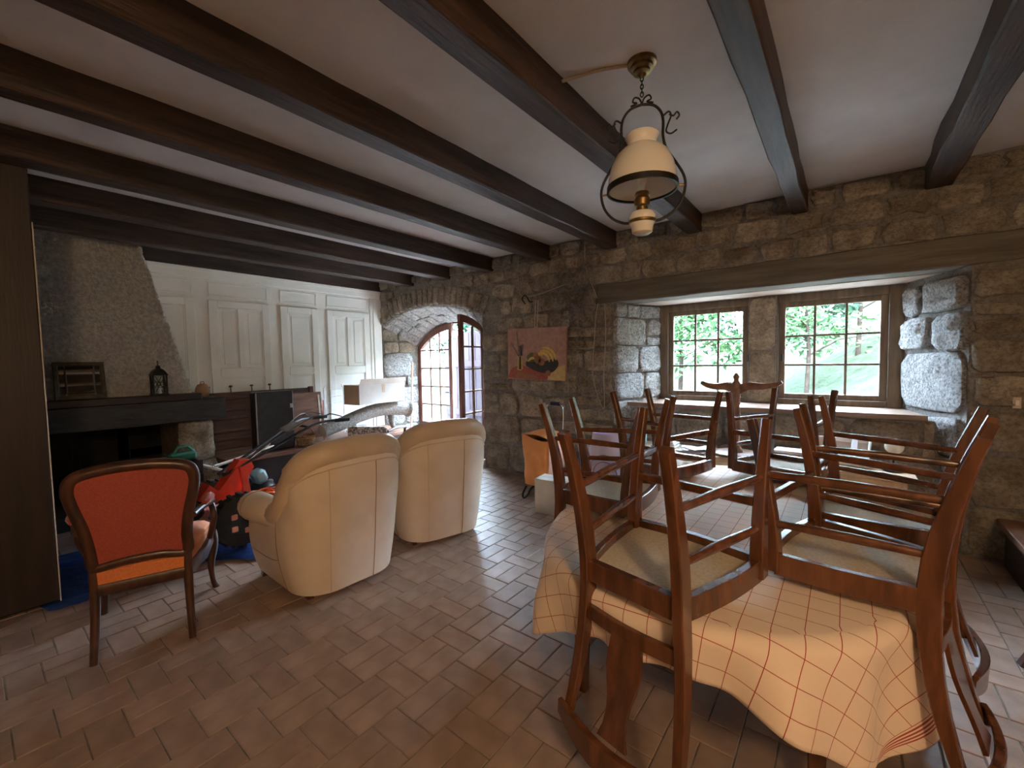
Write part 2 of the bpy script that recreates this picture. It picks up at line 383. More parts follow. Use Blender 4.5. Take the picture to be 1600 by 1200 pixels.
# --- stones of the window wall: each a pillow of its own on the mortar face
def rough_rect(a0, a1, b0, b1, j=.012, c=.16):
    wd, hg = a1-a0, b1-b0; pts = []
    cx = min(wd, hg)*c
    base = [(a0+cx, b0), ((a0+a1)/2, b0), (a1-cx, b0), (a1, b0+cx), (a1, (b0+b1)/2), (a1, b1-cx), (a1-cx, b1), ((a0+a1)/2, b1), (a0+cx, b1), (a0, b1-cx), (a0, (b0+b1)/2), (a0, b0+cx)]
    for x, y in base: pts.append((x+rng.uniform(-j, j), y+rng.uniform(-j, j)))
    return pts
def stone(outline, mapf, depth, parent, m='stone', name='stone'):
    """mapf(a, b, d) -> world point, d = distance proud of the mortar face"""
    n = len(outline); cx = sum(p[0] for p in outline)/n; cy = sum(p[1] for p in outline)/n
    rings = [(1.0, -.006), (.985, depth*.7), (.90, depth*1.05), (.62, depth*rng.uniform(1.0, 1.35)), (.3, depth*rng.uniform(.9, 1.3))]
    vs = []
    for k, (sc, d) in enumerate(rings):
        for x, y in outline:
            vs.append(mapf(cx+(x-cx)*sc, cy+(y-cy)*sc, d+(rng.uniform(-.25, .25)*depth if k >= 2 else 0)))
    vs.append(mapf(cx, cy, depth*rng.uniform(.9, 1.2))); fs = []
    for k in range(len(rings)-1):
        for i in range(n): fs.append((k*n+i, k*n+(i+1) % n, (k+1)*n+(i+1) % n, (k+1)*n+i))
    k = (len(rings)-1)*n
    for i in range(n): fs.append((k+i, k+(i+1) % n, len(vs)-1))
    b = MB(); b.add(vs, fs); return b.build(name, m, parent, smooth=55)
front = lambda a, b, d: (a, YB-d, b)
VO = .27                                           # height of the arch stones
def push_out(poly):                                # keep field stones clear of the arch ring
    out = []
    for x, z in poly:
        if x < DX1+.25:
            dx, dz = x-AC[0], z-AC[1]; r = math.hypot(dx, dz)
            if r < AR+VO+.02 and z > 1.9: k = (AR+VO+.02)/r; x, z = AC[0]+dx*k, AC[1]+dz*k
        out.append((x, min(z, ZC-.005)))
    return out
courses = [.36, .38, .30, .26, .25, .25, .22, .23, .20, .18, .17]
z = .01
for ci, ch in enumerate(courses):
    z1 = min(z+ch, ZC)
    if z1-z < .05: break
    spans = []
    zm = (z+z1)/2
    left = DX1 if zm < 2.12 else XL
    if zm < ZL: spans = [(left, WX0), (WX1, 1.75)]
    elif zm < ZL+.2: spans = [(left, WX0-.18), (1.15, 1.75)]
    else: spans = [(left, 1.75)]
    for s0, s1 in spans:
        x = s0
        while x < s1-.06:
            wd = rng.uniform(.9, 2.0)*ch*(1 if zm < 1.2 else 1.15)
            if s1-(x+wd) < .14: wd = s1-x
            x1 = min(s1, x+wd); cxm = (x+x1)/2
            r_ = math.hypot(cxm-AC[0], zm-AC[1])
            if not (cxm < DX1+.2 and zm > 1.9 and r_ < AR+VO+.06):
                parts = [(z, z1)]
                if ch > .24 and rng.random() < .3 and zm > .4: parts = [(z, lerp(z, z1, .5)), (lerp(z, z1, .52), z1)]
                for za, zb in parts:
                    g = .019
                    o = push_out(rough_rect(x+g, x1-g, za+g, zb-g, .018))
                    stone(o, front, rng.uniform(.014, .040), wall_back)
            x = x1
    z = z1
# arch ring
half = math.asin((DX1-DX0)/2/AR)*1.0; nv = 21
for i in range(nv):
    a0 = -half-.02+(2*half+.04)*i/nv; a1 = -half-.02+(2*half+.04)*(i+1)/nv
    hgt = VO*rng.uniform(.86, 1.02)
    o = rough_rect(a0*AR+.013, a1*AR-.013, AR+.004, AR+hgt, .010)
    stone(o, lambda s, r, d: (max(XL+.01, AC[0]+r*math.sin(s/AR)), YB-d, AC[1]+r*math.cos(s/AR)), rng.uniform(.018, .035), wall_back)
# soffit of the arch
def soffit(u, v, d):                               # u along the arch 0..1, v depth 0..1
    xa, xb = lerp(DX0, DX1, u), lerp(BX0, BX1, u)
    return (lerp(xa, xb, v), lerp(YB, YO-.06, v), lerp(arch_front(xa), arch_back(xb), v)-d)
for i in range(13):
    v = 0
    for k, dv in enumerate((rng.uniform(.35, .6), 1)):
        o = rough_rect(i/13+.004, (i+1)/13-.004, v+.02, min(.98, dv if k else dv)-.02, .004, .1)
        stone(o, soffit, rng.uniform(.012, .028), wall_back, 'pale_stone'); v = dv
# stone over the door frame on the outer side, and the left reveal of the doorway
def rev(p0, p1):
    p0, p1 = Vector(p0), Vector(p1); t = (p1-p0).normalized(); ln = (p1-p0).length; nrm = Vector((t.y, -t.x))
    return ln, nrm, lambda flip: (lambda a, b, d: (p0.x+t.x*a+nrm.x*d*flip, p0.y+t.y*a+nrm.y*d*flip, b))
ln, nr, mk = rev((DX0, YB), (BX0, YO-.06)); fm = mk(1)
for z0, z1, cuts, m in ((.02, .4, (0, .5, 1), 'pale_stone'), (.4, .75, (0, .6, 1), 'pale_stone'), (.75, 1.05, (0, .42, 1), 'pale_stone'), (1.05, 1.22, (0, .3, .62, 1), 'pale_stone'),
                    (1.22, 1.62, (0, .85), 'pale_stone'), (1.62, 1.82, (0, .45, .95), 'stone'), (1.82, 2.02, (0, .4, .8), 'stone')):
    for c0, c1 in zip(cuts, cuts[1:]): stone(rough_rect(c0*ln+.01, c1*ln-.01, z0+.01, z1-.01, .012), fm, rng.uniform(.012, .03), wall_back, m)
# window niche reveals
ln, nr, mk = rev((WX0, YB), (WB0, YO)); fm = mk(1)
for z0, z1, cuts in ((.02, .38, (0, .6, 1)), (.38, .70, (0, .45, 1)), (.70, 1.0, (0, .55, 1)), (1.0, 1.30, (.0, .62, 1)), (1.30, 1.60, (0, .5, 1)),
                     (1.60, 1.90, (0, .66)), (1.60, 1.70, (.68, 1)), (1.71, 1.89, (.68, 1)), (1.90, 2.05, (0, .26, .55, 1))):
    for c0, c1 in zip(cuts, cuts[1:]): stone(rough_rect(c0*ln+.006, c1*ln-.008, z0+.008, z1-.008, .010), fm, rng.uniform(.015, .035), wall_back, 'pale_stone')
ln, nr, mk = rev((WX1, YB), (WB1, YO)); fm = mk(-1)
for z0, z1, cuts in ((.02, .40, (0, .5, 1)), (.40, .68, (0, .7)), (.68, .97, (.0, .55)), (1.0, 1.46, (.0, .98)), (1.46, 1.74, (0, .44)), (1.48, 1.74, (.50, .98)),
                     (1.75, 2.02, (.02, .62)), (1.75, 2.0, (.68, .97))):
    for c0, c1 in zip(cuts, cuts[1:]): stone(rough_rect(c0*ln+.006, c1*ln-.008, z0+.008, z1-.008, .014), fm, min(rng.uniform(.03, .05), .16*(c1-c0)*ln), wall_back, 'pale_stone')
for z0, z1 in ((.02, .33), (.33, .62), (.62, .92)):   # apron under the sill
    x = -1.88
    while x < .5:
        x1 = min(.56, x+rng.uniform(.25, .5)); stone(rough_rect(x+.012, x1-.012, z0+.012, z1-.012, .012), lambda a, b, d: (a, YB+.20-d, b), rng.uniform(.01, .025), wall_back); x = x1
stone(rough_rect(-.79, -.56, .99, 1.5, .008), lambda a, b, d: (a, YO-.03-d, b), .012, wall_back); stone(rough_rect(-.79, -.56, 1.52, 2.04, .008), lambda a, b, d: (a, YO-.03-d, b), .012, wall_back)

# --- floor tiles: columns of two upright tiles and one across
TL, TW, G = .2365, .1182, .0062
def tile_mesh(name, lx, ly, mt):
    b = MB(); b.cbox(-lx/2+G/2, lx/2-G/2, -ly/2+G/2, ly/2-G/2, -.02, 0, .0022); return b.mesh(name, mt)
tiles = []
for k in range(-20, 18):
    x0 = -1.71+TL*k
    if x0 < XL-.1 or x0 > XR: continue
    y = (.873 if k % 2 == 0 else 1.052)-.3547*12
    while y < YO:
        if y > YN-.3:
            tiles += [(x0+TW/2, y+TL/2, 'v'), (x0+TW*1.5, y+TL/2, 'v'), (x0+TL/2, y+TL+TW/2, 'h')]
        y += TL+TW
def in_view(x, y):
    d = Vector((x, y, 0))-CAM; zf = d.dot(cf)
    if zf < .2: return False
    px, py = 800+669.68*d.dot(cr)/zf, 600-669.68*d.dot(cu)/zf
    if not (-60 < px < 1640 and py < 1260): return False
    return not (((x+.47)/.62)**2+((y-2.3)/1.0)**2 < 1)
tiles.sort(key=lambda t: (t[0]**2+t[1]**2) if in_view(t[0], t[1]) else 1e9)
tm = {'v': tile_mesh('tile', TW, TL, 'tile'), 'h': tile_mesh('tile', TL, TW, 'tile')}
for x, y, o in tiles[:300]:
    t = bpy.data.objects.new('tile', tm[o]); COL.objects.link(t); t.parent = floor
    t.location = (x, y, rng.uniform(-.0012, .0006)); t.rotation_euler = (rng.uniform(-.004, .004), rng.uniform(-.004, .004), rng.uniform(-.006, .006))
b = MB()
for x, y, o in tiles[300:]:
    if x > XR or x < XL or y < YN or y > YO: continue
    lx, ly = (TW, TL) if o == 'v' else (TL, TW); dz = rng.uniform(-.0012, .0006); c = .0022; h = .5*G
    x0, x1, y0, y1 = x-lx/2+h, x+lx/2-h, y-ly/2+h, y+ly/2-h
    vs = [(x0, y0, -.02), (x1, y0, -.02), (x1, y1, -.02), (x0, y1, -.02), (x0, y0, dz-c), (x1, y0, dz-c), (x1, y1, dz-c), (x0, y1, dz-c), (x0+c, y0+c, dz), (x1-c, y0+c, dz), (x1-c, y1-c, dz), (x0+c, y1-c, dz)]
    b.add(vs, [(0, 1, 5, 4), (1, 2, 6, 5), (2, 3, 7, 6), (3, 0, 4, 7), (4, 5, 9, 8), (5, 6, 10, 9), (6, 7, 11, 10), (7, 4, 8, 11), (8, 9, 10, 11)])
b.build('tile_field', 'tile_far', floor, kind='stuff')

# --- ceiling beams
beams = [(-6.26, -6.11, 'dark ceiling beam running along the top of the white panelled wall'),
         (-5.41, -5.27, 'dark ceiling beam passing right in front of the chimney hood top'),
         (-4.63, -4.47, 'dark ceiling beam second out from the chimney hood'),
         (-3.82, -3.67, 'dark ceiling beam resting over the dark wooden partition'),
         (-2.91, -2.78, 'dark ceiling beam ending above the still life painting'),
         (-2.08, -1.945, 'dark ceiling beam ending above the left end of the window lintel'),
         (-1.23, -1.095, 'dark ceiling beam just behind the hanging oil lamp'),
         (-.385, -.27, 'rough notched ceiling beam between hanging lamp and right corner of the ceiling'),
         (.42, .57, 'dark ceiling beam at the far right of the ceiling'),
         (1.30, 1.44, 'dark ceiling beam close to the right wall')]
for i, (x0, x1, lab) in enumerate(beams):
    ys = [YN+(YB+.06-YN)*k/26 for k in range(27)]; jt = .012 if i in (7, 8) else .005
    pth = [((x0+x1)/2+rng.uniform(-jt, jt)*.6, y, (ZB+ZC)/2+.01+rng.uniform(-jt, jt)*.4) for y in ys]
    wd = [(x1-x0+rng.uniform(-jt, jt), ZC-ZB+.02+rng.uniform(-jt, jt)*.6) for y in ys]
    b = MB(); b.sweep(pth, wd, (1, 0, 0), .12)
    tag(b.build('ceiling_beam', 'beam', None, 40), lab, 'beam', 'ceiling beams')

# --- white panelling on the left wall
def board(x1, y0, y1, z0, z1, c=.006, th=.03, x0=None): return MB().cbox(x0 if x0 is not None else x1-th, x1, y0, y1, z0, z1, c)
board(XL+.03, 1.0, 4.34, 2.51, 2.62, th=.03).build('cornice_board', 'white_paint', wall_left)
board(XL+.045, 1.0, 4.34, 2.585, 2.63, th=.045).build('cornice_moulding', 'white_paint', wall_left)
board(XL+.02, 4.13, 4.345, .02, 2.52, th=.02).build('pilaster', 'white_paint', wall_left)
board(XL+.035, 4.18, 4.26, .02, 2.50, th=.03).build('pilaster_strip', 'white_paint', wall_left)
doors = [(.98, 1.74, 1), (1.88, 2.58, 2), (2.72, 3.25, 1), (3.39, 4.10, 2)]
def moulding(y0, y1, z0, z1, x):
    b = MB(); t = .018
    for a0, a1, c0, c1 in ((y0, y1, z0, z0+t), (y0, y1, z1-t, z1), (y0, y0+t, z0, z1), (y1-t, y1, z0, z1)): b.cbox(x, x+.010, a0, a1, c0, c1, .004)
    return b
for y0, y1, nc in doors:
    fz = MB(); fz.cbox(XL, XL+.006, y0+.02, y1-.02, 2.32, 2.47, .003); fr = fz.build('frieze_panel', 'white_paint', wall_left)
    moulding(y0+.01, y1-.01, 2.31, 2.48, XL+.002).build('panel_moulding', 'white_paint', fr)
    z0, z1 = .47, 2.26; sw = .095
    d = MB().cbox(XL, XL+.012, y0, y1, z0, z1, .003).build('cupboard_door', 'white_paint', wall_left)
    f = MB()
    f.cbox(XL+.008, XL+.030, y0, y0+sw, z0, z1, .004); f.cbox(XL+.008, XL+.030, y1-sw, y1, z0, z1, .004)
    for a, c in ((z0, z0+.1), (1.31, 1.42), (z1-.085, z1)): f.cbox(XL+.008, XL+.030, y0+sw, y1-sw, a, c, .004)
    if nc == 2: f.cbox(XL+.008, XL+.030, (y0+y1)/2-.035, (y0+y1)/2+.035, 1.42, z1-.085, .004)
    f.build('door_frame', 'white_paint', d)
    cols = [(y0+sw, y1-sw)] if nc == 1 else [(y0+sw, (y0+y1)/2-.035), ((y0+y1)/2+.035, y1-sw)]
    for a, c in cols:
        moulding(a, c, 1.42, z1-.085, XL+.010).build('panel_moulding', 'white_paint', d)
        MB().cbox(XL+.010, XL+.019, a+.05, c-.05, 1.47, z1-.135, .004).build('raised_panel', 'white_paint', d)
    moulding(y0+sw, y1-sw, .57, 1.31, XL+.010).build('panel_moulding', 'white_paint', d)

# --- dark wooden partition at the left, under the fourth beam
structure(MB().cbox(-3.95, -3.80, YN, .30, 0.03, ZB, .006).build('wall_partition', 'dark_panel'))
structure(MB().cbox(-3.94, -3.802, .30, .306, 0.02, 2.32, .002).build('trim_1', 'plaster'))

# --- lintel, soffit board, sill
tag(MB().sweep([(WX0-.2+(3.3)*k/12, YB+.12+rng.uniform(-.004, .004), ZL+.105+rng.uniform(-.006, .006)) for k in range(13)], [(.26+rng.uniform(-.006, .006), .21+rng.uniform(-.012, .012)) for k in range(13)], (0, 1, 0), .08).build('window_lintel', 'lintel', None, 40),
    'long weathered wooden lintel beam above the two windows', 'lintel')
tag(MB().prism([(WX0+.12, YB+.255), (WX1-.12, YB+.255), (WB1-.01, YO+.0), (WB0+.01, YO+.0)], ZL-.006, ZL+.019).build('soffit_board', 'soffit'), 'pale board lining the underside of the niche behind the lintel', 'board')
tag(MB().prism([(-1.90, YB+.15), (.50, YB+.15), (WB1, YO), (WB0, YO)], .935, .975).build('window_sill', 'sill'), 'long wooden window sill shining with daylight', 'sill')

# --- windows: frame, sash bars and nine panes each
def window(nm, x0, x1, px0, px1):
    y = YO; z0, z1 = .975, 2.06; pz0, pz1 = 1.08, 1.925
    wroot = MB().cbox(x0, px0-.055, y-.01, y+.09, z0, z1).cbox(px1+.055, x1, y-.01, y+.09, z0, z1).cbox(px0-.055, px1+.055, y-.01, y+.09, z0, pz0-.05).cbox(px0-.055, px1+.055, y-.01, y+.09, pz1+.05, z1).build(nm, 'window_wood')
    structure(wroot)
    s = MB(); yy = y+.01
    s.cbox(px0-.055, px0, yy, yy+.045, pz0-.05, pz1+.05); s.cbox(px1, px1+.055, yy, yy+.045, pz0-.05, pz1+.05)
    s.cbox(px0, px1, yy, yy+.045, pz0-.05, pz0); s.cbox(px0, px1, yy, yy+.045, pz1, pz1+.05)
    s.build('sash_frame', 'window_wood', wroot)
    dx, dz = (px1-px0)/3, (pz1-pz0)/3
    for k in (1, 2):
        MB().cbox(px0+dx*k-.011, px0+dx*k+.011, yy+.004, yy+.034, pz0, pz1, .003).build('glazing_bar', 'window_wood', wroot)
        MB().cbox(px0, px1, yy+.006, yy+.032, pz0+dz*k-.010, pz0+dz*k+.010, .003).build('glazing_bar', 'window_wood', wroot)
    for i in range(3):
        for j in range(3):
            MB().box(px0+dx*i+.009, px0+dx*(i+1)-.009, yy+.017, yy+.021, pz0+dz*j+.008, pz0+dz*(j+1)-.008).build('pane', 'glass', wroot)
    return wroot
w1 = window('window_1', WB0, -.79, -1.565, -.860)
w2 = window('window_2', -.56, WB1, -.480, .233)
for wr, hx in ((w1, -.80), (w2, -.50)):
    MB().tube([(hx-.0, YO-.012, 1.40), (hx, YO-.04, 1.40), (hx, YO-.045, 1.47)], .008, 6).build('handle', 'black_iron', wr)

# --- arched french doors
def leaf_bars(L, side):
    """leaf in its own frame: u from the hinge 0..L, v height; side=+1 when the arch rises towards u=L"""
    def top(u):
        x = (BX0+u) if side > 0 else (BX1-u); return arch_back(x)-.02
    st = .075
    def curve(u0, u1, off, n=10): return [(lerp(u0, u1, k/n), top(lerp(u0, u1, k/n))-off) for k in range(n+1)]
    return top, st, curve
def leaf(parent_name, L, hinge, ang, side):
    top, st, curve = leaf_bars(L, side)
    root = bpy.data.objects.new(parent_name, None); COL.objects.link(root); root['kind'] = 'structure'
    root.location = (hinge[0], hinge[1], 0); root.rotation_euler = (0, 0, ang)
    T = .045
    def pr(poly, name, m, y0=0, y1=T):
        b = MB(); b.prism_y([(p[0], p[1]) for p in poly], y0, y1); return b.build(name, m, root)
    pr([(0, .02), (st, .02), (st, top(st)), (0, top(0.0))], 'stile', 'door_wood')
    pr([(L-st, .02), (L, .02), (L, top(L)), (L-st, top(L-st))], 'stile', 'door_wood')
    pr([(st, .02), (L-st, .02), (L-st, .42), (st, .42)], 'bottom_panel', 'door_wood')
    c = curve(st, L-st, 0); c2 = curve(st, L-st, .10)
    for k in range(len(c)-1): pass
    pr(c+c2[::-1], 'arched_top_rail', 'door_wood')
    zt = [.42+(1.66-.42)/4*k for k in range(5)]; nx = 3; dx = (L-2*st)/nx
    for k in (1, 2): pr([(st+dx*k-.012, .42), (st+dx*k+.012, .42), (st+dx*k+.012, top(st+dx*k)-.1), (st+dx*k-.012, top(st+dx*k)-.1)], 'glazing_bar', 'door_wood', .008, .036)
    for zz in zt[1:]: pr([(st, zz-.011), (L-st, zz-.011), (L-st, zz+.011), (st, zz+.011)], 'glazing_bar', 'door_wood', .010, .034)
    for i in range(nx):
        a0, a1 = st+dx*i+.010, st+dx*(i+1)-.010
        for k in range(4): pr([(a0, zt[k]+.009), (a1, zt[k]+.009), (a1, zt[k+1]-.009), (a0, zt[k+1]-.009)], 'pane', 'glass', .019, .023)
        ztop0, ztop1 = top(a0)-.1, top(a1)-.1
        if min(ztop0, ztop1) > zt[4]+.02: pr([(a0, zt[4]+.009), (a1, zt[4]+.009), (a1, ztop1), (a0, ztop0)], 'pane', 'glass', .019, .023)
    MB().tube([(L-.04, -.0, .95), (L-.04, -.04, .95), (L-.14, -.045, .95)], .009, 6).build('handle', 'black_iron', root)
    return root
LW = (BX1-BX0)/2-.01
door_1 = leaf('door_1', LW, (BX0+.0, YO-.05), 0, 1)
# right leaf: hinged on the right jamb and swung into the room
top, st, curve = leaf_bars(LW, -1)
door_2 = leaf('door_2', LW, (BX1, YO-.05), R(180+98), -1)
fr = MB()
for k in range(16):
    xa, xb = lerp(BX0, BX1, k/16), lerp(BX0, BX1, (k+1)/16)
    fr.prism_y([(xa, arch_back(xa)-.025), (xb, arch_back(xb)-.025), (xb, arch_back(xb)+.03), (xa, arch_back(xa)+.03)], YO-.005, YO+.08)
structure(fr.build('trim_2', 'door_wood'))

# ------------------------------------------------------------------ outside
def lawn_h(x, y):
    rise = max(0, x+.18*(y-8)+.6)*max(0, min(1, (y-7)/10))*.55
    return -.35+rise+.04*max(0, y-12)
b = MB(); b.grid(lambda u, v: (-45+80*u, 7.9+60*v, lawn_h(-45+80*u, 7.9+60*v)), 50, 40)
tag(b.build('lawn', 'grass', None, 60), 'bright green lawn rising to a bank outside the windows', 'lawn')['kind'] = 'stuff'
tag(MB().box(-14, 10, YO+.14, 8.0, -.40, -.10).build('garden_terrace', 'gravel'), 'strip of pale gravel outside the arched door', 'terrace')['kind'] = 'structure'
def tree(x, y, h, cr_, m, lab, seed):
    r = random.Random(seed); z0 = lawn_h(x, y)
    t = thing('tree', lab, 'tree', (x, y, z0-.05), 0, 'trees outside the windows')
    MB().tube([(0, 0, 0), (.05, .02, h*.3), (-.04, .05, h*.6), (0, 0, h*.9)], [.085*h/6, .07*h/6, .05*h/6, .02], 7).build('trunk', 'bark', t, 60)
    for k in range(5):
        a = k*1.26+r.random(); zz = h*(.28+.1*k); MB().tube([(0, 0, zz), (cr_*.45*math.cos(a), cr_*.45*math.sin(a), zz+.1*h), (cr_*.8*math.cos(a), cr_*.8*math.sin(a), zz+.12*h)], [.03, .02, .01], 5).build('branch', 'bark', t)
    b = MB()
    blobs = [(r.uniform(-1, 1)*cr_*.6, r.uniform(-1, 1)*cr_*.6, h*r.uniform(.32, .95), cr_*r.uniform(.3, .5)) for _ in range(13)]
    for _ in range(2200):
        bx, by, bz, br = r.choice(blobs); d = Vector((r.gauss(0, 1), r.gauss(0, 1), r.gauss(0, .8))).normalized()*br*r.random()**.4
        p = Vector((bx, by, bz))+d; s_ = r.uniform(.06, .13)*h/6
        a = Vector((r.uniform(-1, 1), r.uniform(-1, 1), r.uniform(-.6, .6))).normalized(); c = a.orthogonal().normalized()
        b.add([p-a*s_*1.6, p+c*s_*.6, p+a*s_*1.6, p-c*s_*.6], [(0, 1, 2, 3)])
    b.build('foliage', m, t)['kind'] = 'stuff'
    return t
tree(-4.6, 15.5, 6.0, 2.4, 'leaf', 'leafy green tree seen through the left panes of the left window', 1)
tree(-2.6, 18.5, 6.5, 2.6, 'leaf2', 'dark leafy tree seen through the right panes of the left window', 2)
tree(-.9, 15.0, 4.6, 1.7, 'leaf', 'slender tree seen through the left panes of the right window', 3)
tree(.3, 18.5, 5.5, 2.0, 'leaf2', 'dark bushy tree seen through the middle panes of the right window', 4)
tree(1.9, 20.0, 6.5, 2.4, 'leaf', 'tree on the bank seen through the top right panes of the right window', 5)
tree(-10.2, 14.0, 5.2, 2.3, 'leaf', 'leafy tree seen beyond the opened arched door', 6)
tree(-15.5, 17.0, 6.0, 2.6, 'leaf2', 'dark tree far beyond the closed arched door leaf', 7)
# shutter of planks standing just outside the door
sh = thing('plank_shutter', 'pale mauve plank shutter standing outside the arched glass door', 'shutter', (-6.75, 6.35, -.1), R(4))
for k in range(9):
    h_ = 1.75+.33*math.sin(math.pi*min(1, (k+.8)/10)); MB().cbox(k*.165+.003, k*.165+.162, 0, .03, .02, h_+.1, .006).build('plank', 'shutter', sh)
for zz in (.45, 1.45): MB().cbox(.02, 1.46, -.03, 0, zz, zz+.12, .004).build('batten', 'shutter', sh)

# ------------------------------------------------------------------ fireplace
fp = thing('fireplace', 'stone fireplace with rough white plaster hood and blackened mantel beam', 'fireplace', (XL, .5, 0))
FO = Matrix.Translation((-XL, -.5, 0))                     # world -> fireplace frame
def FB(): b = MB(); b.M = FO; return b
YH0, YH1, YT0, YT1 = -.5, 1.50, -.12, 1.135               # hood: bottom and top along the wall
XH0, XH1 = -5.49, -5.60                                    # hood front: bottom, top
hb = FB(); hr = random.Random(3)
def hood_pt(u, v):
    # u: 0..1 left side, front, right side
    y0, y1, xf = lerp(YH0, YT0, v), lerp(YH1, YT1, v), lerp(XH0, XH1, v); z = lerp(1.175, ZC, v)
    if u < .12: p = (lerp(XL, xf, u/.12), y0, z); nn = (0, -1, 0)
    elif u > .88: p = (lerp(xf, XL, (u-.88)/.12), y1, z); nn = (0, 1, 0)
    else: p = (xf, lerp(y0, y1, (u-.12)/.76), z); nn = (1, 0, 0)
    d = hr.uniform(-.012, .016)
    return tuple(p[i]+nn[i]*d for i in range(3))
hb.grid(hood_pt, 180, 130); hb.build('hood', 'hood', fp, 180)
FB().cbox(XL, -5.345, YH0-.08, 1.545, 1.108, 1.175, .006).build('hood_ledge', 'dark_panel', fp)
b = FB(); b.sweep([(-5.73, lerp(-.8, 1.75, k/12), 1.0+rng.uniform(-.004, .004)) for k in range(13)], [(.80+rng.uniform(-.012, .012), .215+rng.uniform(-.01, .01)) for k in range(13)], (1, 0, 0), .04); b.build('mantel_beam', 'mantel', fp, 40)
FB().box(XL, XL+.03, -.4, 1.4, 0, .9).build('fireback', 'soot', fp)
FB().box(XL, -5.45, -.4, 1.4, 0, .10).build('hearth_slab', 'soot', fp)
for (y0, y1, z0, z1, x1) in ((1.34, 1.64, .46, .885, -5.40), (1.33, 1.66, 0, .455, -5.38), (-.66, -.36, .46, .885, -5.40), (-.67, -.35, 0, .455, -5.38)):
    FB().cbox(XL, x1-.02, y0+.01, y1-.01, z0, z1, .02).build('jamb', 'stone', fp)
    s_ = stone(rough_rect(y0, y1, z0+.006, z1-.004, .012, .05), lambda a, b_, d: (x1-.02+d-XL, a-.5, b_), .035, fp, 'stone', 'jamb_stone')
    s_ = stone(rough_rect(XL+.02, x1-.01, z0+.006, z1-.004, .012), lambda a, b_, d: (a-XL, (y1-.01+d if y0 > 0 else y0+.01-d)-.5, b_), .03, fp, 'stone', 'jamb_stone')

# things on the mantel
mr = thing('mirror', 'small square mirror in wide dark frame leaning on the mantel', 'mirror', (-5.395, .65, 1.178), 0)
mr.rotation_euler = (0, R(-8), 0)
for y0, y1, z0, z1 in ((-.165, .165, 0, .035), (-.165, .165, .30, .335), (-.165, -.135, .03, .305), (.135, .165, .03, .305)): MB().cbox(-.012, .012, y0, y1, z0, z1, .004).build('frame_rail', 'dark_gilt', mr)
for y0, y1, z0, z1 in ((-.133, -.095, .037, .298), (.095, .133, .037, .298), (-.09, .09, .037, .068), (-.09, .09, .265, .298)): MB().cbox(-.006, .006, y0, y1, z0, z1, .003).build('mirror_border', 'mirror', mr)
for y0, y1, z0, z1 in ((-.096, -.084, .06, .27), (.084, .096, .06, .27), (-.09, .09, .062, .074), (-.09, .09, .258, .27)): MB().cbox(-.004, .011, y0, y1, z0, z1, .003).build('inner_frame', 'dark_gilt', mr)
MB().cbox(-.004, .003, -.088, .088, .07, .262, .002).build('mirror_plate', 'mirror', mr)

ln_ = thing('lantern', 'black metal candle lantern with domed roof standing on the mantel ledge', 'lantern', (-5.392, 1.20, 1.176))
MB().cbox(-.065, .065, -.065, .065, 0, .015, .003).build('base', 'black_iron', ln_)
for sx in (-1, 1):
    for sy in (-1, 1): MB().cbox(sx*.052-.007, sx*.052+.007, sy*.052-.007, sy*.052+.007, .014, .20, .002).build('post', 'black_iron', ln_)
for k in range(4):
    b = MB(); b.M = Matrix.Rotation(k*math.pi/2, 4, 'Z'); b.box(-.045, .045, .050, .052, .016, .198); b.build('pane', 'glass', ln_)
    b = MB(); b.M = Matrix.Rotation(k*math.pi/2, 4, 'Z'); b.tube([(.028*math.cos(t*.7), .055, .105+.028*math.sin(t*.7)) for t in range(9)], .003, 5, True); b.tube([(-.04, .055, .03), (.04, .055, .19)], .003, 5); b.tube([(.04, .055, .03), (-.04, .055, .19)], .003, 5); b.build('scroll', 'black_iron', ln_)
MB().lathe([(.018, 0), (.018, .07), (.002, .075)], 12).build('candle', 'paper', ln_, 40).location.z = .015
b = MB(); b.lathe([(.088, .195), (.085, .205), (.066, .235), (.045, .255), (.03, .262), (.022, .275), (.022, .29), (.008, .295)], 4); b.M = Matrix.Rotation(math.pi/4, 4, 'Z')
b2 = MB(); b2.M = Matrix.Rotation(math.pi/4, 4, 'Z'); b2.lathe([(.092, .195), (.088, .205), (.068, .235), (.047, .255), (.03, .262), (.022, .275), (.022, .29), (.008, .295)], 4); b2.build('roof', 'black_iron', ln_)
MB().tube([(.022*math.cos(t*.63), 0, .318+.022*math.sin(t*.63)) for t in range(10)], .003, 5, True).build('ring', 'black_iron', ln_)

pt = thing('clay_pot', 'small round clay pot with lid at the right end of the mantel', 'pot', (-5.62, 1.63, 1.108))
MB().lathe([(.03, 0), (.058, .03), (.07, .075), (.062, .115), (.05, .13)], 20).build('body', 'clay', pt, 40)
MB().lathe([(.056, .128), (.045, .145), (.02, .155), (.01, .158)], 20).build('lid', 'clay', pt, 40)
MB().tube([(0, -.02, .155), (0, -.012, .175), (0, .012, .175), (0, .02, .155)], .006, 6).build('handle', 'clay', pt, 40)

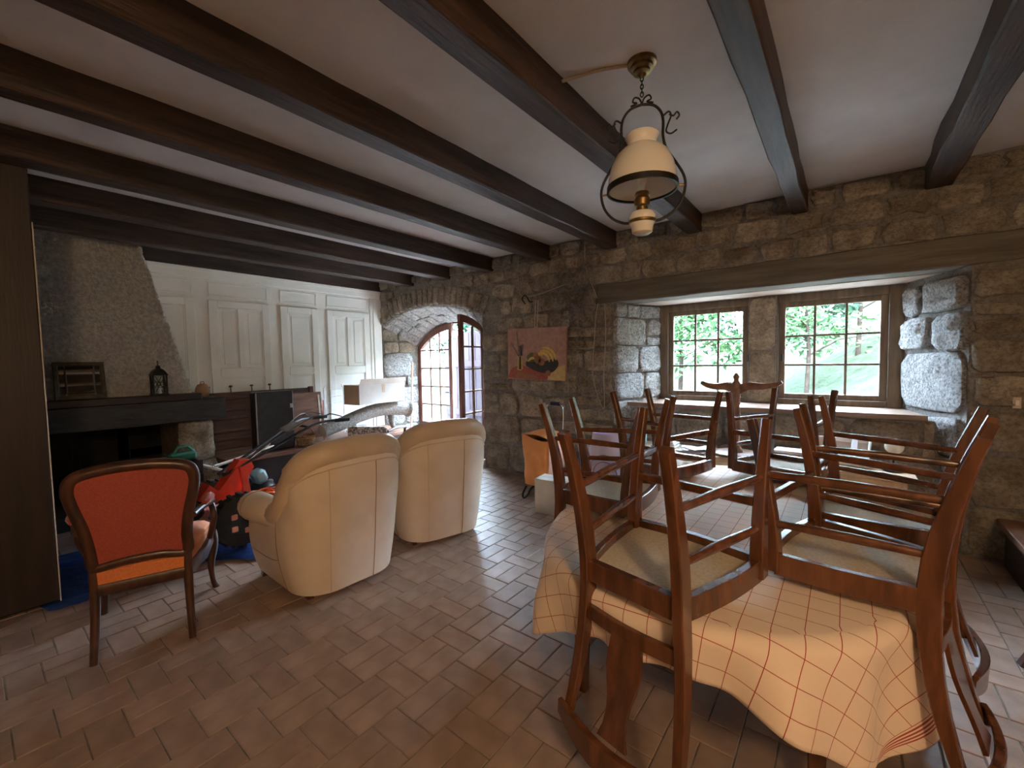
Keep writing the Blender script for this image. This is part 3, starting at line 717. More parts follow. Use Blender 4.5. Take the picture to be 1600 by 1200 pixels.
# ------------------------------------------------------------------ dining chair (upright frame: back posts at y=0, front legs at y=D)
WBK, WF, DD, HS, RL, SP, S1, S2, FF = .167, .234, .384, .522, .073, .09, .185, .35, .078
def cc(h): return max(0, 1-h/(HS-RL))**1.6
def make_dining_chair():
    t = thing('dining_chair', 'x', 'chair', group='upturned dining chairs on the table')
    for s in (-1, 1):
        hh = [0, .06, .12, .18, .24, .32, .40, HS-RL, HS-.012]
        pth = [(s*(WF-.004*(1-h/HS)), DD+FF*cc(h), h) for h in hh]
        MB().sweep(pth, [(lerp(.027, .043, min(1, h/.45)), lerp(.026, .050, min(1, h/.45))) for h in hh], (1, 0, 0)).build('front_leg', 'chair_wood', t, 35)
        bz = [0, .06, .13, .20, .28, .36, .44, .52, .60, .70, .80, .90, .985]
        pp, ww = [], []
        for h in bz:
            if h <= HS: y = -SP*cc(h); x = WBK+.010*cc(h)
            else: k = (h-HS)/(.985-HS); y = -.015*k-.085*k*k; x = WBK+.030*k
            pp.append((s*x, y, h)); ww.append((.034 if h < .8 else lerp(.034, .028, (h-.8)/.185), lerp(.030, .056, smooth01(h/.40)) if h < HS else lerp(.056, .026, (h-HS)/(.985-HS))))
        MB().sweep(pp, ww, (1, 0, 0)).build('back_post', 'chair_wood', t, 35)
        for h, r in ((S1, .0125), (S2, .0125)):
            MB().sweep([(s*(WBK-.004), -SP*cc(h)+.01, h), (s*lerp(WBK, WF, .5)-s*.004, DD/2, h-.002), (s*(WF-.004), DD+FF*cc(h)-.008, h)], [(.022, .022), (.028, .026), (.022, .022)], (0, 0, 1), .5).build('side_stretcher', 'chair_wood', t, 50)
        ny = 7
        pth = [(s*(lerp(WBK, WF, k/ny)+.012*math.sin(math.pi*k/ny)), lerp(.012, DD-.01, k/ny), HS-RL/2) for k in range(ny+1)]
        MB().sweep(pth, (RL, .026), (0, 0, 1), .15).build('side_rail', 'chair_wood', t, 35)
    pth = [(lerp(-WF+.01, WF-.01, k/8), DD+.008+.022*math.sin(math.pi*k/8), HS-RL/2) for k in range(9)]
    MB().sweep(pth, (RL, .026), (0, 0, 1), .15).build('front_rail', 'chair_wood', t, 35)
    MB().sweep([(-WBK+.01, 0, HS-RL/2), (WBK-.01, 0, HS-RL/2)], (RL, .028), (0, 0, 1), .15).build('back_rail', 'chair_wood', t, 35)
    h = (S1+S2)/2; MB().sweep([(-WF+.01, DD+FF*cc(h)-.004, h), (WF-.01, DD+FF*cc(h)-.004, h)], (.030, .022), (0, 0, 1), .3).build('front_stretcher', 'chair_wood', t, 35)
    # seat: canvas covered pad dropped into the rails, slightly domed on the sitting side
    b = MB()
    def seat(u, v, z):
        y = lerp(.016, DD-.004+.02*math.sin(math.pi*u), v); wx = lerp(WBK-.010, WF-.012, v)+.010*math.sin(math.pi*v); return (lerp(-wx, wx, u), y, z)
    nu = 11; top_ = lambda u, v: seat(u, v, HS-.008+.030*(math.sin(math.pi*u)*math.sin(math.pi*v))**.5); bot = lambda u, v: seat(u, v, HS-.045)
    b.grid(top_, nu, nu); b.grid(bot, nu, nu)
    rim = [(i/(nu-1), 0) for i in range(nu)]+[(1, j/(nu-1)) for j in range(1, nu)]+[(1-i/(nu-1), 1) for i in range(1, nu)]+[(0, 1-j/(nu-1)) for j in range(1, nu-1)]
    nr_ = len(rim); b.add([top_(*p) for p in rim]+[bot(*p) for p in rim], [(i, (i+1) % nr_, nr_+(i+1) % nr_, nr_+i) for i in range(nr_)])
    b.build('seat', 'seat_canvas', t, 40)
    # back: lower rail, vase splat, bowed crest rail
    def back_y(h): k = (h-HS)/(.985-HS); return -.015*k-.085*k*k
    def bx(h): return WBK+.030*(h-HS)/(.985-HS)
    MB().sweep([(lerp(-bx(.63)+.008, bx(.63)-.008, k/6), back_y(.63)-.016*math.sin(math.pi*k/6), .63) for k in range(7)], (.050, .020), (0, 0, 1), .2).build('lower_back_rail', 'chair_wood', t, 35)
    MB().sweep([(lerp(-bx(.97)-.035, bx(.97)+.035, k/12), back_y(.96)-.010-.045*math.sin(math.pi*k/12), .965+.022*math.sin(math.pi*k/12)) for k in range(13)], [(lerp(.055, .10, math.sin(math.pi*k/12)**.6), lerp(.016, .026, math.sin(math.pi*k/12))) for k in range(13)], (0, 0, 1), .3).build('crest_rail', 'chair_wood', t, 35)
    prof = [(.640, .050), (.665, .056), (.70, .060), (.74, .060), (.78, .052), (.82, .041), (.86, .036), (.90, .040), (.935, .052)]
    b = MB(); b.sweep([(0, back_y(h_)-.016-.022*(h_-.63)/.3, h_) for h_, w_ in prof], [(2*w_, .012) for h_, w_ in prof], (1, 0, 0), .1); b.build('splat', 'chair_wood', t, 35)
    return t
TZ = 1.222
chairs = [((-.518, 1.225, TZ, -.194, .047, .010), 'upturned dining chair nearest the camera, its back hanging over the near table edge'),
          ((.241, 1.826, TZ+.004, 1.351, .008, 0), 'upturned dining chair on the right side of the table, nearer of the two there'),
          ((.339, 2.390, TZ+.004, 1.468, .040, .004), 'upturned dining chair on the right side of the table, farther of the two there'),
          ((-.248, 3.403, TZ+.001, 2.866, .013, .001), 'upturned dining chair at the far end of the table under the windows'),
          ((-1.206, 2.088, TZ-.002, -1.509, .019, -.001), 'upturned dining chair on the left side of the table beside the orange trolley'),
          ((-1.150, 2.951, TZ, -1.929, .012, .010), 'upturned dining chair at the far left corner of the table')]
proto = make_dining_chair()
for i, (q, lab) in enumerate(chairs):
    c = proto if i == 0 else copy_tree(proto)
    c['label'] = lab
    c.matrix_basis = Matrix.Translation(q[:3]) @ Matrix.Rotation(q[3], 4, 'Z') @ Matrix.Rotation(q[5], 4, 'Y') @ Matrix.Rotation(q[4], 4, 'X') @ Matrix.Rotation(math.pi, 4, 'Y')

# ------------------------------------------------------------------ dining table and cloth
TCX, TCY, TA, TB, TN, TTZ = -.47, 2.33, .70, 1.03, 2.4, .664
tb = thing('dining_table', 'large oval wooden dining table under the checked cloth', 'table', (TCX, TCY, 0))
def se(a, k=1.0):
    c, s_ = math.cos(a), math.sin(a); r = (abs(c/TA)**TN+abs(s_/TB)**TN)**(-1/TN)*k; return (r*c, r*s_)
MB().prism([se(2*math.pi*k/64, .985) for k in range(64)], TTZ-.032, TTZ-.004).build('tabletop', 'chair_wood', tb, 30)
MB().prism([se(2*math.pi*k/48, .86) for k in range(48)], TTZ-.11, TTZ-.032).build('apron', 'chair_wood', tb, 30)
for sx in (-1, 1):
    for sy in (-1, 1): MB().sweep([(sx*.42, sy*.72, .0), (sx*.42, sy*.72, .3), (sx*.42, sy*.72, TTZ-.04)], [(.04, .04), (.055, .055), (.065, .065)], (1, 0, 0)).build('leg', 'chair_wood', tb, 35)
b = MB(); nu, nv = 150, 190; uvs = []; cr2 = random.Random(5)
def cloth(i, j):
    u = lerp(-CLOTH_U, CLOTH_U, i/(nu-1)); v = lerp(-CLOTH_V, CLOTH_V, j/(nv-1)); uvs.append((u, v))
    x, y = u+CLOTH_DX, v+CLOTH_DY
    f = (abs(x/TA)**TN+abs(y/TB)**TN)**(1/TN)
    rip = .0015*math.sin(9*u+3*v)*math.sin(7*v)
    if f <= .985: return (x, y, TTZ+.003+rip)
    ex, ey = x/f, y/f
    gx = abs(ex/TA)**(TN-1)/TA*(1 if ex > 0 else -1); gy = abs(ey/TB)**(TN-1)/TB*(1 if ey > 0 else -1); g = math.hypot(gx, gy); gx, gy = gx/g, gy/g
    d = math.hypot(x-ex, y-ey)*(.35+.65*abs(((x-ex)*gx+(y-ey)*gy)/max(1e-6, math.hypot(x-ex, y-ey)))) if f > 1 else 0
    d = d if d < .33 else .33+.13*(1-math.exp(-(d-.33)/.13))
    a = math.atan2(ey*TA/TB, ex); hang = smooth01(d/.28)
    fold = (.030*math.sin(11*a+.7)+.018*math.sin(23*a+2.1)+.010*math.sin(5*a))*hang
    rb = .045; th = min(d/rb, math.pi/2*.94); dz = rb*(1-math.cos(th)); dr = rb*math.sin(th); rest = max(0, d-rb*math.pi/2*.94)
    dr += rest*.03+fold; dz += rest*.985
    return (ex+gx*dr, ey+gy*dr, TTZ+.003+rip*(1-hang)-dz)
pts = [cloth(i, j) for j in range(nv) for i in range(nu)]
b.add(pts, [(j*nu+i, j*nu+i+1, (j+1)*nu+i+1, (j+1)*nu+i) for j in range(nv-1) for i in range(nu-1)]); b.uv = uvs
cl = b.build('tablecloth', cloth_mat(), None, 80); cl.location = (TCX, TCY, 0)
tag(cl, 'cream tablecloth with thin red checks and red hem stripes draped over the oval table', 'tablecloth')
so = cl.modifiers.new('thickness', 'SOLIDIFY'); so.thickness = .002; so.offset = 1

# upturned pedestal table standing on the cloth
pd = thing('pedestal_table', 'small upturned pedestal table with splayed scroll feet in front of the windows', 'table', (-.745, 4.10, .601))
MB().lathe([(.17, 0), (.18, .008), (.18, .020), (.17, .026)], 28).build('round_top', 'brown_wood', pd, 40)
MB().lathe([(.06, .026), (.05, .05), (.030, .10), (.036, .22), (.042, .32), (.034, .38), (.028, .43), (.036, .45), (.030, .47), (.034, .52), (.045, .57), (.040, .61), (.018, .65), (.026, .68), (.008, .71)], 16).build('stem', 'brown_wood', pd, 50)
for k in range(3):
    a = R(-8+120*k); ca, sa = math.cos(a), math.sin(a)
    pth = spline([(.02, .565), (.10, .60), (.20, .600), (.29, .615), (.345, .640)], 5)
    MB().sweep([(ca*p[0], sa*p[0], p[1]) for p in pth], [(lerp(.034, .022, i/20), lerp(.080, .024, i/20)) for i in range(21)], (-sa, ca, 0)).build('foot', 'brown_wood', pd, 40)

# ------------------------------------------------------------------ cream leather armchairs (local: faces +y, rear at -y)
def make_armchair(lab):
    t = thing('armchair', lab, 'armchair', group='cream leather armchairs')
    W2, YR, YF = .37, -.42, .30
    def path(s):
        """s 0..1 round the shell: left arm front, rear, right arm front; returns x, y, outward normal"""
        rc = .25; l1 = YF-(YR+rc); l2 = math.pi/2*rc; l3 = 2*(W2-rc); Ltot = 2*l1+2*l2+l3; d = s*Ltot
        if d < l1: return -W2, YF-d, -1, 0
        d -= l1
        if d < l2: a = math.pi+d/rc; return -W2+rc+rc*math.cos(a), YR+rc+rc*math.sin(a), math.cos(a), math.sin(a)
        d -= l2
        if d < l3: return -W2+rc+d, YR, 0, -1
        d -= l3
        if d < l2: a = 1.5*math.pi+d/rc; return W2-rc+rc*math.cos(a), YR+rc+rc*math.sin(a), math.cos(a), math.sin(a)
        d -= l2; return W2, YR+rc+d, 1, 0
    def height(s):
        k = abs(s-.5)*2                               # 0 rear centre .. 1 arm front
        T_ = [(0, .935), (.18, .93), (.26, .91), (.33, .872), (.39, .815), (.445, .74), (.495, .66), (.55, .59), (.62, .54), (.75, .51), (1.01, .50)]
        for (k0, h0), (k1, h1) in zip(T_, T_[1:]):
            if k <= k1: return lerp(h0, h1, (k-k0)/(k1-k0))
        return .50
    def shell(u, v, off=0):
        x, y, nx, ny = path(u); h = height(u)-.035; z = lerp(.05, h, v)
        o = off-.045*(1-v)**1.5+.020*math.sin(math.pi*v)+(.03*smooth01((v-.4)/.6) if .3 < u < .7 else 0)
        return (x+nx*o, y+ny*o, z)
    b = MB(); b.grid(lambda u, v: shell(u, v), 70, 14); b.grid(lambda u, v: shell(u, v, -.13), 70, 14)
    n = 69; low = [shell(i/n, 0) for i in range(n+1)]; lin = [shell(i/n, 0, -.13) for i in range(n+1)]
    b.add(low+lin, [(i, i+1, n+2+i, n+1+i) for i in range(n)])
    for u in (0, 1):
        k = 14; b.add([shell(u, j/(k-1)) for j in range(k)]+[shell(u, j/(k-1), -.13) for j in range(k)], [(j, j+1, k+j+1, k+j) for j in range(k-1)])
    b.build('shell', 'leather', t, 60)
    # padded roll along the top edge
    pth, rr = [], []
    for i in range(61):
        s = .12+.76*i/60; x, y, nx, ny = path(s); h = height(s)
        o = -.050+(.022 if .3 < s < .7 else 0); pth.append((x+nx*o, y+ny*o, h-.015)); rr.append(.080)
    MB().tube(pth, rr, 14).build('top_roll', 'leather_roll', t, 60)
    for s in (-1, 1):                                  # arm pads
        b = MB(); b.tube(spline([(s*.300, -.24, .47), (s*.330, .03, .510), (s*.345, .18, .515), (s*.345, .29, .505), (s*.335, .345, .49)], 4), [.03, .045, .06, .075, .085, .09, .093, .095, .096, .097, .098, .098, .096, .092, .08, .06, .02], 16); b.build('arm_pad', 'leather', t, 70)
        seam = [(s*(.345+.0985*math.cos(w)), .23, .515+.0985*math.sin(w)) for w in [k*math.pi/10-.3 for k in range(14)]]
        MB().tube(seam, .0022, 5).build('arm_seam', 'seam', t)
        MB().cbox(min(s*.235, s*.335), max(s*.235, s*.335), .24, .318, .08, .46, .02).build('arm_front', 'leather', t, 40)
        for yy in (-.225, .275):
            MB().sweep([(s*(.235 if yy < 0 else .285), yy, .085), (s*(.245 if yy < 0 else .30), yy+(.02 if yy > 0 else -.02), 0)], [(.06, .06), (.035, .035)], (1, 0, 0)).build('foot', 'dark_wood', t, 40)
    for u, m_ in ((.405, 'leather_roll'), (.552, 'seam')):
        MB().tube([tuple(Vector(shell(u, v/16*.93, .0015))) for v in range(17)], .0026, 5).build('back_seam', m_, t)
    for u in (.22, .78): MB().tube([tuple(Vector(shell(u, v/16, .0012))) for v in range(17)], .0020, 5).build('side_seam', 'seam', t)
    for u0, u1 in ((.0, .22), (.78, 1)): MB().tube([tuple(Vector(shell(lerp(u0, u1, k/10), .42, .0012))) for k in range(11)], .0020, 5).build('side_seam', 'seam', t)
    pth = [tuple(Vector(shell(.25+.5*k/40, .925, .003))) for k in range(41)]
    MB().tube(pth, .0035, 5).build('piping', 'leather_roll', t)
    b = MB(); b.grid(lambda u, v: (lerp(-.25, .25, u), lerp(-.24, .33, v), .36+.07*(math.sin(math.pi*u)*math.sin(math.pi*v))**.35), 14, 14); b.build('seat_cushion', 'leather', t, 60)
    b = MB(); b.grid(lambda u, v: (lerp(-.23, .23, u), -.20-.06*v+.05*(math.sin(math.pi*u)*math.sin(math.pi*v))**.4, lerp(.38, .86, v)), 12, 12); b.build('back_cushion', 'leather', t, 60)
    MB().cbox(-.27, .27, -.30, .315, .08, .355, .02).build('seat_base', 'leather', t, 40)
    return t
a1 = make_armchair('cream leather armchair seen from behind beside the red chair, left of the pair')
a2 = copy_tree(a1); a2['label'] = 'cream leather armchair seen from behind nearer the arched door, right of the pair'
a1.location = (-2.84, 1.515, 0); a1.scale = a2.scale = (1.03, 1.03, 1.0); a1.rotation_euler = (0, 0, R(90-2))
a2.location = (-2.86, 2.46, 0); a2.rotation_euler = (0, 0, R(90-17))

# ------------------------------------------------------------------ red upholstered chair (local: faces +y)
rc = thing('upholstered_chair', 'carved dark wood armchair with red upholstered back seen from behind', 'chair', (-2.88, .53, 0), R(90-20))
rp = []
def back_out(k, grow=0):                              # outline of the back frame, closed, in x-z
    pts_ = [(-.185, .455), (-.190, .56), (-.205, .68), (-.232, .80), (-.240, .875), (-.215, .932), (-.12, .958), (0, .966), (.12, .958), (.215, .932), (.240, .875), (.232, .80), (.205, .68), (.190, .56), (.185, .455), (.09, .470), (0, .474), (-.09, .470)]
    return pts_
o_ = back_out(0)
lean = lambda z_: -.005-.16*max(0, z_-.42)
cl_ = spline([(x, 0, z) for x, z in o_+[o_[0]]], 4)[:-1]
MB().tube([(p.x, lean(p.z), p.z) for p in cl_], .029, 8, True).build('back_frame', 'dark_wood', rc, 60)
b = MB(); n = len(cl_); cxz = (0, .71)
for sgn in (1, -1):
    vs, fs = [], []
    rings = [1, .9, .7, .4]
    for k in rings:
        for p in cl_: z_ = cxz[1]+(p.z-cxz[1])*k; vs.append((p.x*k, lean(z_)+sgn*(.012+.020*(1-k*k)), z_))
    vs.append((0, lean(.71)+sgn*.033, .71))
    for r_ in range(3):
        for i in range(n): fs.append((r_*n+i, r_*n+(i+1) % n, (r_+1)*n+(i+1) % n, (r_+1)*n+i))
    for i in range(n): fs.append((3*n+i, 3*n+(i+1) % n, 4*n))
    b.add(vs, fs)
b.build('back_panel', 'red_cloth', rc, 70)
for s in (-1, 1):
    MB().sweep([(s*.195, -.075, 0), (s*.188, -.030, .2), (s*.185, -.010, .36), (s*.187, -.012, .50)], [(.030, .030), (.036, .038), (.042, .045), (.036, .036)], (1, 0, 0), .5).build('back_leg', 'dark_wood', rc, 50)
    pth = spline([(s*.275, .50, 0), (s*.262, .475, .06), (s*.255, .47, .16), (s*.268, .495, .28), (s*.262, .485, .38)], 4)
    MB().tube(pth, [.021, .019, .017, .0155, .015, .015, .0155, .017, .019, .021, .024, .027, .030, .032, .033, .033, .032], 10).build('front_leg', 'dark_wood', rc, 60)
    arm = spline([(s*.225, -.06, .66), (s*.255, .05, .665), (s*.285, .17, .655), (s*.292, .27, .64), (s*.280, .315, .615)], 5)
    MB().tube(arm, [.017]*18+[.022, .026, .018], 8).build('arm', 'dark_wood', rc, 60)
    b = MB(); b.tube([(s*.270, .06, .682), (s*.280, .11, .69), (s*.288, .17, .688), (s*.291, .225, .672)], [.012, .026, .026, .012], 10); b.build('arm_pad', 'red_cloth', rc, 60)
    MB().tube(spline([(s*.282, .30, .62), (s*.298, .255, .55), (s*.285, .27, .47), (s*.268, .31, .40)], 5), .017, 8).build('arm_support', 'dark_wood', rc, 60)
    MB().sweep([(s*.190, .0, .355), (s*.245, .2, .350), (s*.262, .47, .350)], [(.075, .03)]*3, (0, 0, 1), .3).build('seat_rail', 'dark_wood', rc, 50)
MB().sweep([(lerp(-.262, .262, k/8), .475+.045*math.sin(math.pi*k/8), .35-.012*math.cos(2*math.pi*k/8)) for k in range(9)], (.075, .03), (0, 0, 1), .3).build('seat_rail', 'dark_wood', rc, 50)
MB().sweep([(-.19, -.015, .345), (.19, -.015, .345)], (.06, .03), (0, 0, 1), .3).build('seat_rail', 'dark_wood', rc, 50)
def rseat(u, v): return (lerp(-1, 1, u)*lerp(.187, .262, v**.7), lerp(-.028, .49+.03*math.sin(math.pi*u), v), .435+.055*(max(0, min(1, 5*u, 5*(1-u), 6*v, 5*(1-v))))**.5)
b = MB(); nu = 20; b.grid(rseat, nu, nu)
rim = [(i/(nu-1), 0) for i in range(nu)]+[(1, j/(nu-1)) for j in range(1, nu)]+[(1-i/(nu-1), 1) for i in range(1, nu)]+[(0, 1-j/(nu-1)) for j in range(1, nu-1)]
nr_ = len(rim); b.add([rseat(*p) for p in rim]+[(rseat(*p)[0], rseat(*p)[1], .375) for p in rim], [(i, (i+1) % nr_, nr_+(i+1) % nr_, nr_+i) for i in range(nr_)])
b.build('seat', 'orange_cloth', rc, 70)

# ------------------------------------------------------------------ hanging oil lamp
lp = thing('hanging_lamp', 'old brass hanging oil lamp with white opal glass shade', 'lamp', (-.76, 1.98, 0), R(20))
b = MB(); b.lathe([(.066, 2.80), (.064, 2.785), (.050, 2.780), (.052, 2.768), (.036, 2.762), (.038, 2.750), (.020, 2.744), (.010, 2.732)], 24); b.build('ceiling_cap', 'brass', lp, 30)
for k in range(5):
    b = MB(); b.M = Matrix.Translation((0, 0, 2.725-.017*k)) @ Matrix.Rotation(k*math.pi/2, 4, 'Z'); b.tube([(.007*math.cos(w), 0, .012*math.sin(w)) for w in [j*math.pi/5 for j in range(10)]], .0025, 5, True); b.build('chain_link', 'black_iron', lp, 60)
b = MB()
for s in (-1, 1): b.tube(spline([(0, 0, 2.615), (s*.012, 0, 2.640), (s*.032, 0, 2.648), (s*.040, 0, 2.630), (s*.022, 0, 2.622), (s*.05, 0, 2.612)], 5), .004, 6)
b.build('top_scroll', 'black_iron', lp, 60)
half_ = [(0, 2.612), (.05, 2.600), (.082, 2.565), (.092, 2.52), (.091, 2.46), (.105, 2.40), (.145, 2.335), (.178, 2.275), (.186, 2.225), (.172, 2.165), (.135, 2.115), (.085, 2.088), (.052, 2.085)]
for s in (-1, 1): MB().tube(spline([(s*x, 0, z_) for x, z_ in half_], 5), .0062, 8).build('harp_arm', 'brass' if False else 'black_iron', lp, 60)
for s in (-1, 1):
    MB().tube(spline([(s*.092, 0, 2.545), (s*.115, 0, 2.560), (s*.125, 0, 2.540), (s*.112, 0, 2.505), (s*.105, 0, 2.475), (s*.125, 0, 2.462), (s*.150, 0, 2.475)], 5), .0042, 6).build('side_scroll', 'black_iron', lp, 60)
    MB().tube(spline([(s*.118, 0, 2.548), (s*.135, 0, 2.538), (s*.150, 0, 2.552), (s*.160, 0, 2.536), (s*.148, 0, 2.520)], 5), .0042, 6).build('side_scroll', 'black_iron', lp, 60)
    MB().tube([(s*.150, 0, 2.228), (s*.184, 0, 2.228)], .005, 6).build('shade_bracket', 'brass', lp)
b = MB(); prof = [(.073, 2.475), (.077, 2.468), (.070, 2.456), (.064, 2.438), (.066, 2.424), (.090, 2.410), (.117, 2.384), (.138, 2.340), (.151, 2.288), (.155, 2.235)]
b.lathe(prof+[(r_-.005, z_) for r_, z_ in prof[::-1]]+[prof[0]], 40, False); b.build('glass_shade', 'opal', lp, 50)
b = MB(); b.lathe([(.160, 2.224), (.159, 2.250), (.151, 2.250), (.151, 2.224), (.160, 2.224)], 40, False); b.build('shade_ring', 'black_iron', lp, 30)
b = MB(); b.lathe([(.026, 2.130), (.026, 2.150), (.034, 2.158), (.036, 2.185), (.028, 2.20), (.034, 2.205), (.030, 2.218), (.016, 2.222)], 18); b.build('burner', 'brass', lp, 30)
MB().lathe([(.012, 2.222), (.013, 2.245), (.020, 2.262), (.021, 2.278), (.013, 2.295), (.002, 2.30)], 14).build('bulb', 'opal', lp, 60)
b = MB(); b.lathe([(.030, 2.026), (.046, 2.036), (.050, 2.064), (.058, 2.080), (.062, 2.105), (.050, 2.126), (.028, 2.134)], 24); b.build('oil_font', 'opal', lp, 40)
b = MB(); b.lathe([(.056, 2.076), (.061, 2.080), (.061, 2.090), (.056, 2.094)], 24, False); b.build('font_ring', 'brass', lp, 30)
tag(MB().tube(spline([(-.80, 1.96, 2.793), (-.92, 1.90, 2.792), (-1.02, 1.87, 2.790), (-1.098, 1.84, 2.782)], 5), .008, 6).build('lamp_cable', 'wire', None, 60), 'beige cable running on the ceiling from the lamp cap to the beam', 'cable')

# lamp in the part of the room behind the camera (warm light on the near side of things)
wl_ = thing('ceiling_lamp', 'warm glass globe ceiling lamp in the rear part of the room', 'lamp', (1.25, -.75, 2.40))
em = bpy.data.materials.new('lit_globe'); em.use_nodes = True; e_ = em.node_tree.nodes['Principled BSDF']
e_.inputs['Base Color'].default_value = (1, .8, .55, 1); e_.inputs['Emission Color'].default_value = (1, .66, .36, 1); e_.inputs['Emission Strength'].default_value = LAMP_E
M['lit'] = em
MB().ball((0, 0, 0), .16, 24, 14).build('globe', 'lit', wl_, 80)
MB().tube([(0, 0, .15), (0, 0, .40)], .012, 8).build('rod', 'brass', wl_); MB().lathe([(.05, .385), (.05, .40)], 16).build('ceiling_cap', 'brass', wl_)

# ------------------------------------------------------------------ things along the white wall
bn = thing('low_bench', 'long low dark wooden bench under the white panelled wall', 'bench', (-5.65, 3.05, 0))
for x0, x1 in ((-.44, -.155), (-.15, .13), (.135, .38)): MB().cbox(x0, x1, -1.33, 1.25, .375, .425, .005).build('plank', 'brown_wood', bn)
for yy in (-1.15, 0, 1.05): MB().cbox(-.40, .33, yy-.04, yy+.04, 0, .375, .005).build('support', 'dark_panel', bn)
MB().cbox(.335, .355, -1.30, 1.22, .05, .374, .004).build('front_board', 'dark_panel', bn)

hd = thing('carved_headboard', 'brown wooden panel with horizontal mouldings leaning against the white wall', 'headboard', (-6.02, 2.42, .427))
hd.rotation_euler = (0, R(-4), 0)
MB().cbox(-.012, .012, -.66, .66, 0, .70, .004).build('panel', 'dark_brown', hd)
for zz in (.10, .20, .36, .46, .60): MB().cbox(.012, .030, -.64, .64, zz, zz+.035, .008).build('moulding', 'dark_brown', hd)
for yy in (-.60, -.36, -.12, .1): MB().lathe([(.006, .70), (.006, .76), (.022, .765), (.018, .78), (.004, .785)], 10).build('peg', 'dark_brown', hd, 40).location.y = yy
for yy in (-.645, .645): MB().cbox(-.02, .034, yy-.03, yy+.03, 0, .715, .006).build('side_post', 'dark_brown', hd)

bc = thing('black_case', 'tall black hard case standing upright on the low bench', 'case', (-5.50, 2.30, .427), R(-6))
MB().cbox(-.09, .09, -.215, .215, .0, .71, .012).build('body', 'black', bc)
MB().cbox(.088, .094, -.205, -.19, .02, .70, .002).build('edge_strip', 'grey', bc)
for zz in (.22, .5): MB().cbox(.09, .10, .17, .20, zz, zz+.05, .003).build('latch', 'grey', bc)

br = thing('wood_board', 'plain reddish board leaning behind the wicker basket', 'board', (-5.86, 2.90, .427)); br.rotation_euler = (0, R(-6), 0)
MB().cbox(-.010, .010, -.24, .24, 0, .64, .004).build('board', 'brown_wood', br); MB().cbox(.010, .018, .18, .205, .02, .60, .003).build('edge_strip', 'cord_white', br)

rk = thing('wire_rack', 'white wire rack standing against the wall behind the cardboard box', 'rack', (-5.92, 3.34, .427))
for yy in (-.15, .15): MB().tube([(0, yy, 0), (0, yy, .68), (0, yy*.8, .72)], .007, 6).build('upright', 'paper', rk)
for k in range(7): MB().tube([(0, -.15, .06+.10*k), (0, .15, .06+.10*k)], .0045, 5).build('rung', 'paper', rk)

pc = thing('patterned_armchair', 'armchair with dark wooden arms and grey patterned upholstery behind the leather armchairs', 'armchair', (-4.85, 3.35, 0), R(25))
MB().cbox(-.27, .27, -.27, .27, .26, .36, .02).build('seat_frame', 'brown_wood', pc)
b = MB(); b.grid(lambda u, v: (lerp(-.27, .27, u), lerp(-.27, .27, v), .36+.10*(math.sin(math.pi*u)*math.sin(math.pi*v))**.35), 14, 14); b.build('seat', 'pattern', pc, 60)
for s in (-1, 1):
    for yy in (-.24, .24): MB().sweep([(s*.25, yy, 0), (s*.25, yy, .27)], [(.03, .03), (.045, .045)], (1, 0, 0)).build('leg', 'dark_wood', pc, 40)
    MB().tube(spline([(s*.27, -.26, .60), (s*.29, -.10, .62), (s*.30, .08, .61), (s*.30, .16, .59)], 5), [.018]*13+[.022, .026, .024], 8).build('arm', 'dark_wood', pc, 60)
    MB().tube(spline([(s*.30, .14, .60), (s*.31, .10, .50), (s*.27, .15, .36)], 5), .018, 8).build('arm_support', 'dark_wood', pc, 60)
MB().cbox(-.27, .27, -.32, -.25, .36, .66, .02).build('backrest', 'pattern', pc)

lg = thing('bent_log', 'thick bent grey tree log with pale sawn end lying over the bench', 'log', (-5.30, 3.36, .535))
pth = spline([(.02, -.55, .06), (0, -.30, .115), (-.04, .05, .20), (-.06, .40, .245), (-.05, .75, .225), (-.04, .86, .215)], 6)
rr = [lerp(.085, .105, smooth01(i/30))+(.03*smooth01((i-24)/6)) for i in range(31)]
MB().tube(pth, rr, 14).build('trunk', 'log', lg, 70)
e0, e1 = pth[-1], pth[-2]; dr = (e0-e1).normalized()
MB().tube([e0-dr*.002, e0+dr*.006], rr[-1]*.97, 14).build('sawn_end', 'log_end', lg, 40)
e0, e1 = pth[0], pth[1]; dr = (e0-e1).normalized(); MB().tube([e0-dr*.002, e0+dr*.006], rr[0]*.97, 14).build('sawn_end', 'log_end', lg, 40)
MB().tube([(-.02, -.1, .1), (-.03, -.12, -.03), (.0, -.14, -.072)], [.05, .04, .035], 9).build('branch_stub', 'log', lg, 60)
MB().tube([(-.06, .55, .16), (-.05, .56, .02), (-.02, .58, -.072)], [.05, .04, .035], 9).build('branch_stub', 'log', lg, 60)

cb = thing('cardboard_box', 'open white cardboard box with a dark strap resting on the bent log', 'box', (-5.36, 3.66, .889), R(4))
MB().cbox(-.17, .17, -.40, .40, 0, .008, .002).build('bottom', 'white_card', cb)
for x0, x1, y0, y1 in ((-.17, -.162, -.40, .40), (.162, .17, -.40, .40), (-.162, .162, -.40, -.392), (-.162, .162, .392, .40)): MB().box(x0, x1, y0, y1, .008, .27).build('side', 'white_card' if x1-x0 < .1 else 'cardboard', cb)
b = MB(); b.M = Matrix.Translation((.166, 0, .27)) @ Matrix.Rotation(R(25), 4, 'Y'); b.box(-.003, .003, -.39, .39, 0, .09); b.build('flap', 'white_card', cb)
MB().box(.171, .173, -.02, .03, .15, .27).build('tape', 'cardboard', cb)
um = thing('folded_umbrella', 'dark folded umbrella lying across the top of the cardboard box', 'umbrella', (-5.32, 3.74, 1.18), R(8))
